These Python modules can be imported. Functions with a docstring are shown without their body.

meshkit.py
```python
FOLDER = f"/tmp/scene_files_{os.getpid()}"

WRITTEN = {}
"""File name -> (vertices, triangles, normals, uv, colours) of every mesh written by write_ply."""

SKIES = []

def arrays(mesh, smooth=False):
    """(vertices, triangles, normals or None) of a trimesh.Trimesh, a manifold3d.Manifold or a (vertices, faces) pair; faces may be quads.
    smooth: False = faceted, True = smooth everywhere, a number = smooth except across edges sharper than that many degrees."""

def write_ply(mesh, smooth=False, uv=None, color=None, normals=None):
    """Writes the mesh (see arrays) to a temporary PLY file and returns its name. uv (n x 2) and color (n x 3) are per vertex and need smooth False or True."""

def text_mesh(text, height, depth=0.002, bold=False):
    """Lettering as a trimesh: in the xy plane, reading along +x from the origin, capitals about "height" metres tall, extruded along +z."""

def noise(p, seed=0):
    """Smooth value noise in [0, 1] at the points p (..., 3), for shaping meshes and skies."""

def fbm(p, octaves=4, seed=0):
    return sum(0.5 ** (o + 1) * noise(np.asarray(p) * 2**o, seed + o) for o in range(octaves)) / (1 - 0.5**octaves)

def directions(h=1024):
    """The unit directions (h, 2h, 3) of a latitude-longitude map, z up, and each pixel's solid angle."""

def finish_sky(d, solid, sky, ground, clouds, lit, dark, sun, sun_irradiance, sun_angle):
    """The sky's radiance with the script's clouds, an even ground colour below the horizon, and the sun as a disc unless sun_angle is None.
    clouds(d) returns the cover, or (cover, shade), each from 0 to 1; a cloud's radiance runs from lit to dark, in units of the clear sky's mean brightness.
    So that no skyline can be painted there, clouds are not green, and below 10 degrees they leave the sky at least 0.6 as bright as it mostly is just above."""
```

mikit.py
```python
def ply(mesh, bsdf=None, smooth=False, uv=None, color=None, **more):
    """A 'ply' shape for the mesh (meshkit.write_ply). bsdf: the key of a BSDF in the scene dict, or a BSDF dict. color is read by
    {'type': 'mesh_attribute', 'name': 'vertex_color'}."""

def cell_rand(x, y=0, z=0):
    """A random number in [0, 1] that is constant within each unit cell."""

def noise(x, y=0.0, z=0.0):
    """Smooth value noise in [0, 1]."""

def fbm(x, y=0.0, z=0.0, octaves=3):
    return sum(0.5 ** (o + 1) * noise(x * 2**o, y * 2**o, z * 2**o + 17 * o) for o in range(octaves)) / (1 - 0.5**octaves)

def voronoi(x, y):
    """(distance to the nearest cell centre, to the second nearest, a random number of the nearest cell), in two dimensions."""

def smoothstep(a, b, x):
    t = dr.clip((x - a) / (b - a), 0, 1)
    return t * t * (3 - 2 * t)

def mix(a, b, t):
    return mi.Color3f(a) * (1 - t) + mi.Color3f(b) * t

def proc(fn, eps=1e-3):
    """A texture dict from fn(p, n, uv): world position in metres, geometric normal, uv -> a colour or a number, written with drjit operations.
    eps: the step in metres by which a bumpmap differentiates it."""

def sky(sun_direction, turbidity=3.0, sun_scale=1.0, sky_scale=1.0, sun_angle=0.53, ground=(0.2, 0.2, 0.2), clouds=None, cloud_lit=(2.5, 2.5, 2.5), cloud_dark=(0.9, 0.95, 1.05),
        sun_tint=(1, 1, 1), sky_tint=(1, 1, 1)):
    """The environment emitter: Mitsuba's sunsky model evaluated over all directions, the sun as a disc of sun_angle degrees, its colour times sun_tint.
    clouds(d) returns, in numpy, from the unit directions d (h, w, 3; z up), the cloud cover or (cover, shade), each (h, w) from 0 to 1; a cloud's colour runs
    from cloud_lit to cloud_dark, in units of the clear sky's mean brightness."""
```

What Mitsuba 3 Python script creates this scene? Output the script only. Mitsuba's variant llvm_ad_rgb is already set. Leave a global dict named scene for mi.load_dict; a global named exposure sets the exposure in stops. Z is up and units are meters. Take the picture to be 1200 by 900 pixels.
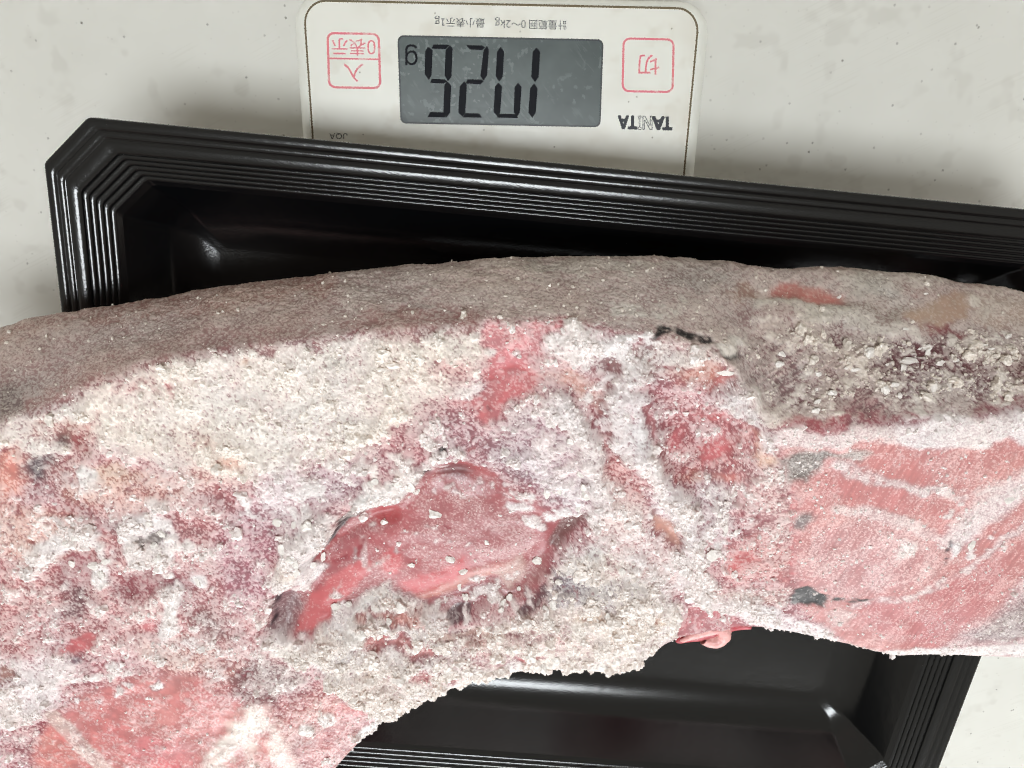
import math, random
import numpy as np, trimesh, mitsuba as mi, drjit as dr
import mikit, meshkit
from mikit import proc, smoothstep, mix
from shapely.geometry import Polygon, box, LineString
from shapely import affinity
T = mi.ScalarTransform4f
scene, labels = {}, {}
# ------------------------------------------------------------------ camera, light, exposure
S20, C20, EYE = math.sin(math.radians(20)), math.cos(math.radians(20)), 0.32
scene['camera'] = {'type': 'perspective', 'fov': 2 * math.degrees(math.atan(600 / 870)), 'fov_axis': 'x', 'near_clip': 0.01, 'far_clip': 50.0,
                   'to_world': T().look_at(origin=[0, 0, EYE], target=[0, -S20, EYE - C20], up=[0, C20, -S20])}
exposure = 0.10
# ceiling lamp, soft bounce from the walls, an added light panel across the table
scene['room_light'] = {'type': 'constant', 'radiance': {'type': 'rgb', 'value': [.335, .318, .278]}}
def light_panel(name, at, look, w, h, rgb):
    m = trimesh.creation.box([2 * w, 2 * h, 0.02])
    scene[name] = {'type': 'rectangle', 'to_world': T().look_at(origin=at, target=look, up=[0, 0, 1]).scale([w, h, 1]), 'emitter': {'type': 'area', 'radiance': {'type': 'rgb', 'value': rgb}},
                   'bsdf': {'type': 'diffuse', 'reflectance': {'type': 'rgb', 'value': [.7, .7, .7]}}}
    labels[name] = {'kind': 'structure'}
light_panel('ceiling_lamp', [-.05, -.25, 1.52], [-.049, -.245, 0], .31, .20, [17.6, 18.5, 19.0])
light_panel('light_panel', [.10, -1.45, .66], [0, -.1, .05], .62, .32, [5.4, 5.6, 5.7])  # unseen light added to brighten the meat and bring out its texture

def lin(c):
    c = np.asarray(c, float) / 255
    return np.where(c < .04045, c / 12.92, ((c + .055) / 1.055) ** 2.4)
def rgb(c): return {'type': 'rgb', 'value': [float(v) for v in lin(c)]}
def pbr(c, rough, spec=.5, **k): return {'type': 'principled', 'base_color': c if isinstance(c, dict) else rgb(c), 'roughness': rough, 'specular': spec, **k}

# ------------------------------------------------------------------ materials
def table_colour(p, n, uv):
    x, y = p.x * 1000, p.y * 1000
    d, _, r = mikit.voronoi(x / 13 + 3, y / 13)
    speck = (1 - smoothstep(.018, .05, d)) * dr.select(r > .45, 1.0, 0.0) * mikit.noise(x / 3, y / 3)
    d2, _, r2 = mikit.voronoi(x / 5.1, y / 5.1 + 7)
    speck2 = (1 - smoothstep(.03, .10, d2)) * dr.select(r2 > .8, .45, 0.0)
    blot = mikit.fbm(x / 22, y / 22, 0, 3)
    smudge = smoothstep(.60, .80, mikit.fbm(x / 9 + 50, y / 9, 0, 3))
    c = mix((.69, .68, .63), (.635, .625, .575), blot)
    scr = smoothstep(.70, .76, mikit.noise((x * .9 + y * .43) / 40, (y * .9 - x * .43) / .35, 2)) * smoothstep(.5, .7, mikit.noise(x / 12, y / 12, 9))
    c = mix(c, (.50, .48, .42), scr * .12)
    c = mix(c, (.50, .48, .43), smudge * .30)
    return mix(c, (.13, .115, .09), dr.clip(speck * .95 + speck2 * .22, 0, 1))
def table_relief(p, n, uv):
    return mikit.fbm(p.x * 700, p.y * 700, 0, 2) + .6 * mikit.noise(p.x * 250, p.y * 250)
scene['mat_table'] = {'type': 'bumpmap', 'arbitrary': proc(table_relief, eps=3e-4), 'scale': .00016, 'bsdf': pbr(proc(table_colour), .5, .35)}
def tray_relief(p, n, uv):
    return mikit.fbm(p.x * 2200, p.y * 2200, p.z * 2200, 2) + .8 * mikit.noise(p.x * 420, p.y * 420, p.z * 420)
scene['mat_tray'] = {'type': 'twosided', 'bsdf': {'type': 'bumpmap', 'arbitrary': proc(tray_relief, eps=1.2e-4), 'scale': .000035, 'bsdf': pbr((8, 9, 11), .19, .66)}}
def housing_colour(p, n, uv):
    x, y = p.x * 1000, p.y * 1000
    b = smoothstep(.52, .78, mikit.fbm(x / 9, y / 9, 3, 4))
    g = smoothstep(.55, .8, mikit.fbm(x / 26 + 9, y / 26, 1, 3))
    d, _, r = mikit.voronoi(x / 11, y / 11 + 5)
    dot = (1 - smoothstep(.012, .04, d)) * dr.select(r > .72, 1.0, 0.0)
    c = mix((.735, .725, .66), (.62, .585, .50), b * .5)
    c = mix(c, (.60, .555, .47), g * .4)
    return mix(c, (.25, .22, .16), dot * .8)
scene['mat_housing'] = {'type': 'twosided', 'bsdf': pbr(proc(housing_colour), .34, .5)}
scene['mat_edge'] = {'type': 'twosided', 'bsdf': pbr((226, 226, 218), .28, .5)}
scene['mat_groove'] = pbr((112, 100, 80), .7, .2)
scene['mat_ink'] = pbr((52, 54, 58), .5, .3)
def red_wear(p, n, uv):
    w = smoothstep(.60, .75, mikit.fbm(p.x * 520, p.y * 520, 0, 3))
    return mix(mix((.72, .16, .22), (.70, .24, .24), mikit.noise(p.x * 150, p.y * 150)), (.74, .55, .52), w * .6)
scene['mat_red'] = pbr(proc(red_wear), .45, .3)
def lcd_colour(p, n, uv):
    x, y = p.x * 1000, p.y * 1000
    m = mikit.fbm(x / 9, y / 7, 0, 4)
    sc = smoothstep(.60, .70, mikit.fbm((x + y * .8) / .9, (y - x * .5) / 5.5, 2, 3)) * smoothstep(.40, .62, mikit.fbm(x / 7 + 4, y / 7, 5, 3))
    cr = smoothstep(.62, .70, mikit.fbm(x / 1.5 + 9, y / 1.5, 5, 3)) * smoothstep(.42, .6, mikit.noise(x / 8, y / 8, 3))
    c = mix((.040, .054, .053), (.078, .099, .095), m)
    return mix(c, (.26, .30, .295), dr.clip(sc * .10 + cr * .22, 0, 1))
scene['mat_lcd'] = pbr(proc(lcd_colour), .32, .35)
scene['mat_bezel'] = pbr((44, 48, 50), .4, .4)
scene['mat_segment'] = pbr((10, 13, 20), .5, .1)
scene['mat_steel'] = pbr((150, 150, 148), .4, .5)
VC = {'type': 'mesh_attribute', 'name': 'vertex_color'}
scene['mat_frost'] = {'type': 'twosided', 'bsdf': pbr(VC, .46, .32)}
scene['mat_moist'] = {'type': 'twosided', 'bsdf': pbr(VC, .32, .42)}
scene['mat_crystal'] = pbr(VC, .34, .5)

# ------------------------------------------------------------------ table
def plain(mesh, m, **k): return mikit.ply(mesh, m, **k)
tb = trimesh.creation.box([2.4, 1.6, .03]); tb.apply_translation([.1, -.1, -.015])
scene['tabletop'] = plain(tb, 'mat_table')
labels['tabletop'] = {'label': 'off white speckled tabletop under the scale and tray', 'category': 'table', 'kind': 'structure'}

# ------------------------------------------------------------------ kitchen scale
ANG = math.radians(-1.1)
def to_scale(m):
    m.apply_transform(trimesh.transformations.rotation_matrix(ANG, [0, 0, 1])); m.apply_translation([-.0040, .0106, 0]); return m
def rrect(x0, y0, x1, y1, r): return box(x0 + r, y0 + r, x1 - r, y1 - r).buffer(r, quad_segs=10)
def slab(poly, z0, h):
    ps = [trimesh.creation.extrude_polygon(g, h, engine='earcut') for g in getattr(poly, 'geoms', [poly])]
    m = trimesh.util.concatenate(ps); m.apply_translation([0, 0, z0]); return m
def rounded_slab(poly, z0, z1, r, n=7):
    """the outline lofted upwards and rolled over its top edge with radius r"""
    rings = [(0.0, z0)] + [(r * (1 - math.cos(a)), z1 - r + r * math.sin(a)) for a in np.linspace(0, math.pi / 2, n)]
    N, V = 160, []
    for d, z in rings:
        ring = poly.buffer(-d, quad_segs=12).exterior
        q = np.array([ring.interpolate(t, normalized=True).coords[0] for t in np.arange(N) / N])
        V.append(np.c_[q, np.full(N, z)])
    a0 = [np.argmin(np.hypot(*(v[:, :2] - np.array([0, 1.0])).T)) for v in V]
    V = [np.roll(v, -k, axis=0) for v, k in zip(V, a0)]
    if Polygon(V[0][:, :2]).exterior.is_ccw is False: V = [v[::-1] for v in V]
    F = []
    for k in range(len(V) - 1):
        for i in range(N):
            j = (i + 1) % N
            F += [[k * N + i, k * N + j, (k + 1) * N + j], [k * N + i, (k + 1) * N + j, (k + 1) * N + i]]
    vv = np.vstack(V + [[[0, -.05, rings[-1][1]]]]); c = len(vv) - 1; k = len(V) - 1
    F += [[k * N + i, k * N + (i + 1) % N, c] for i in range(N)]
    return trimesh.Trimesh(vv, F, process=False)
SC = 'kitchen_scale'
ZP = .0330                                                         # top of the control panel
labels[SC] = {'label': 'off white digital kitchen scale with dark grey display, partly under the black tray', 'category': 'kitchen scale'}
foot = rrect(-.0735, -.190, .0735, .0278, .0105)
scene[SC + '__housing'] = mikit.ply(to_scale(rounded_slab(foot, .004, ZP - .0004, .0052)), 'mat_edge', smooth=40)
panel = rrect(-.0684, -.052, .0684, .0247, .0075)
scene[SC + '__groove'] = plain(to_scale(slab(panel.buffer(.0007), ZP - .0006, .00045)), 'mat_groove')
labels[SC + '__groove'] = {'label': 'dark dirty gap line around the control panel'}
scene[SC + '__control_panel'] = mikit.ply(to_scale(slab(panel, ZP - .0005, .0005)), 'mat_housing')
plat = rrect(-.070, -.186, .070, -.030, .008)
scene[SC + '__platform'] = mikit.ply(to_scale(rounded_slab(plat, ZP - .0006, .0435, .002)), 'mat_steel', smooth=40)
for sx in (-.06, .06):
    for sy in (-.175, .015):
        f = trimesh.creation.cylinder(.006, .006, sections=20); f.apply_translation([sx, sy, .003])
        scene[SC + '__foot' + ('' if (sx, sy) == (-.06, -.175) else '_%03d' % (1 + (sx > 0) * 2 + (sy > 0) - 1))] = plain(to_scale(f), 'mat_ink')
def print_on(key, rings, z, m, h=.00012, grow=0):
    """printed shapes on the panel: rings of points in 0.01 mm"""
    ps = []
    for ext, *holes in rings:
        q = Polygon(np.asarray(ext).reshape(-1, 2) * 1e-5, [np.asarray(o).reshape(-1, 2) * 1e-5 for o in holes]).buffer(grow)
        ps += [g for g in getattr(q, 'geoms', [q]) if g.area > 0]
    scene[key] = plain(to_scale(trimesh.util.concatenate([slab(g, z, h) for g in ps])), m)
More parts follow.
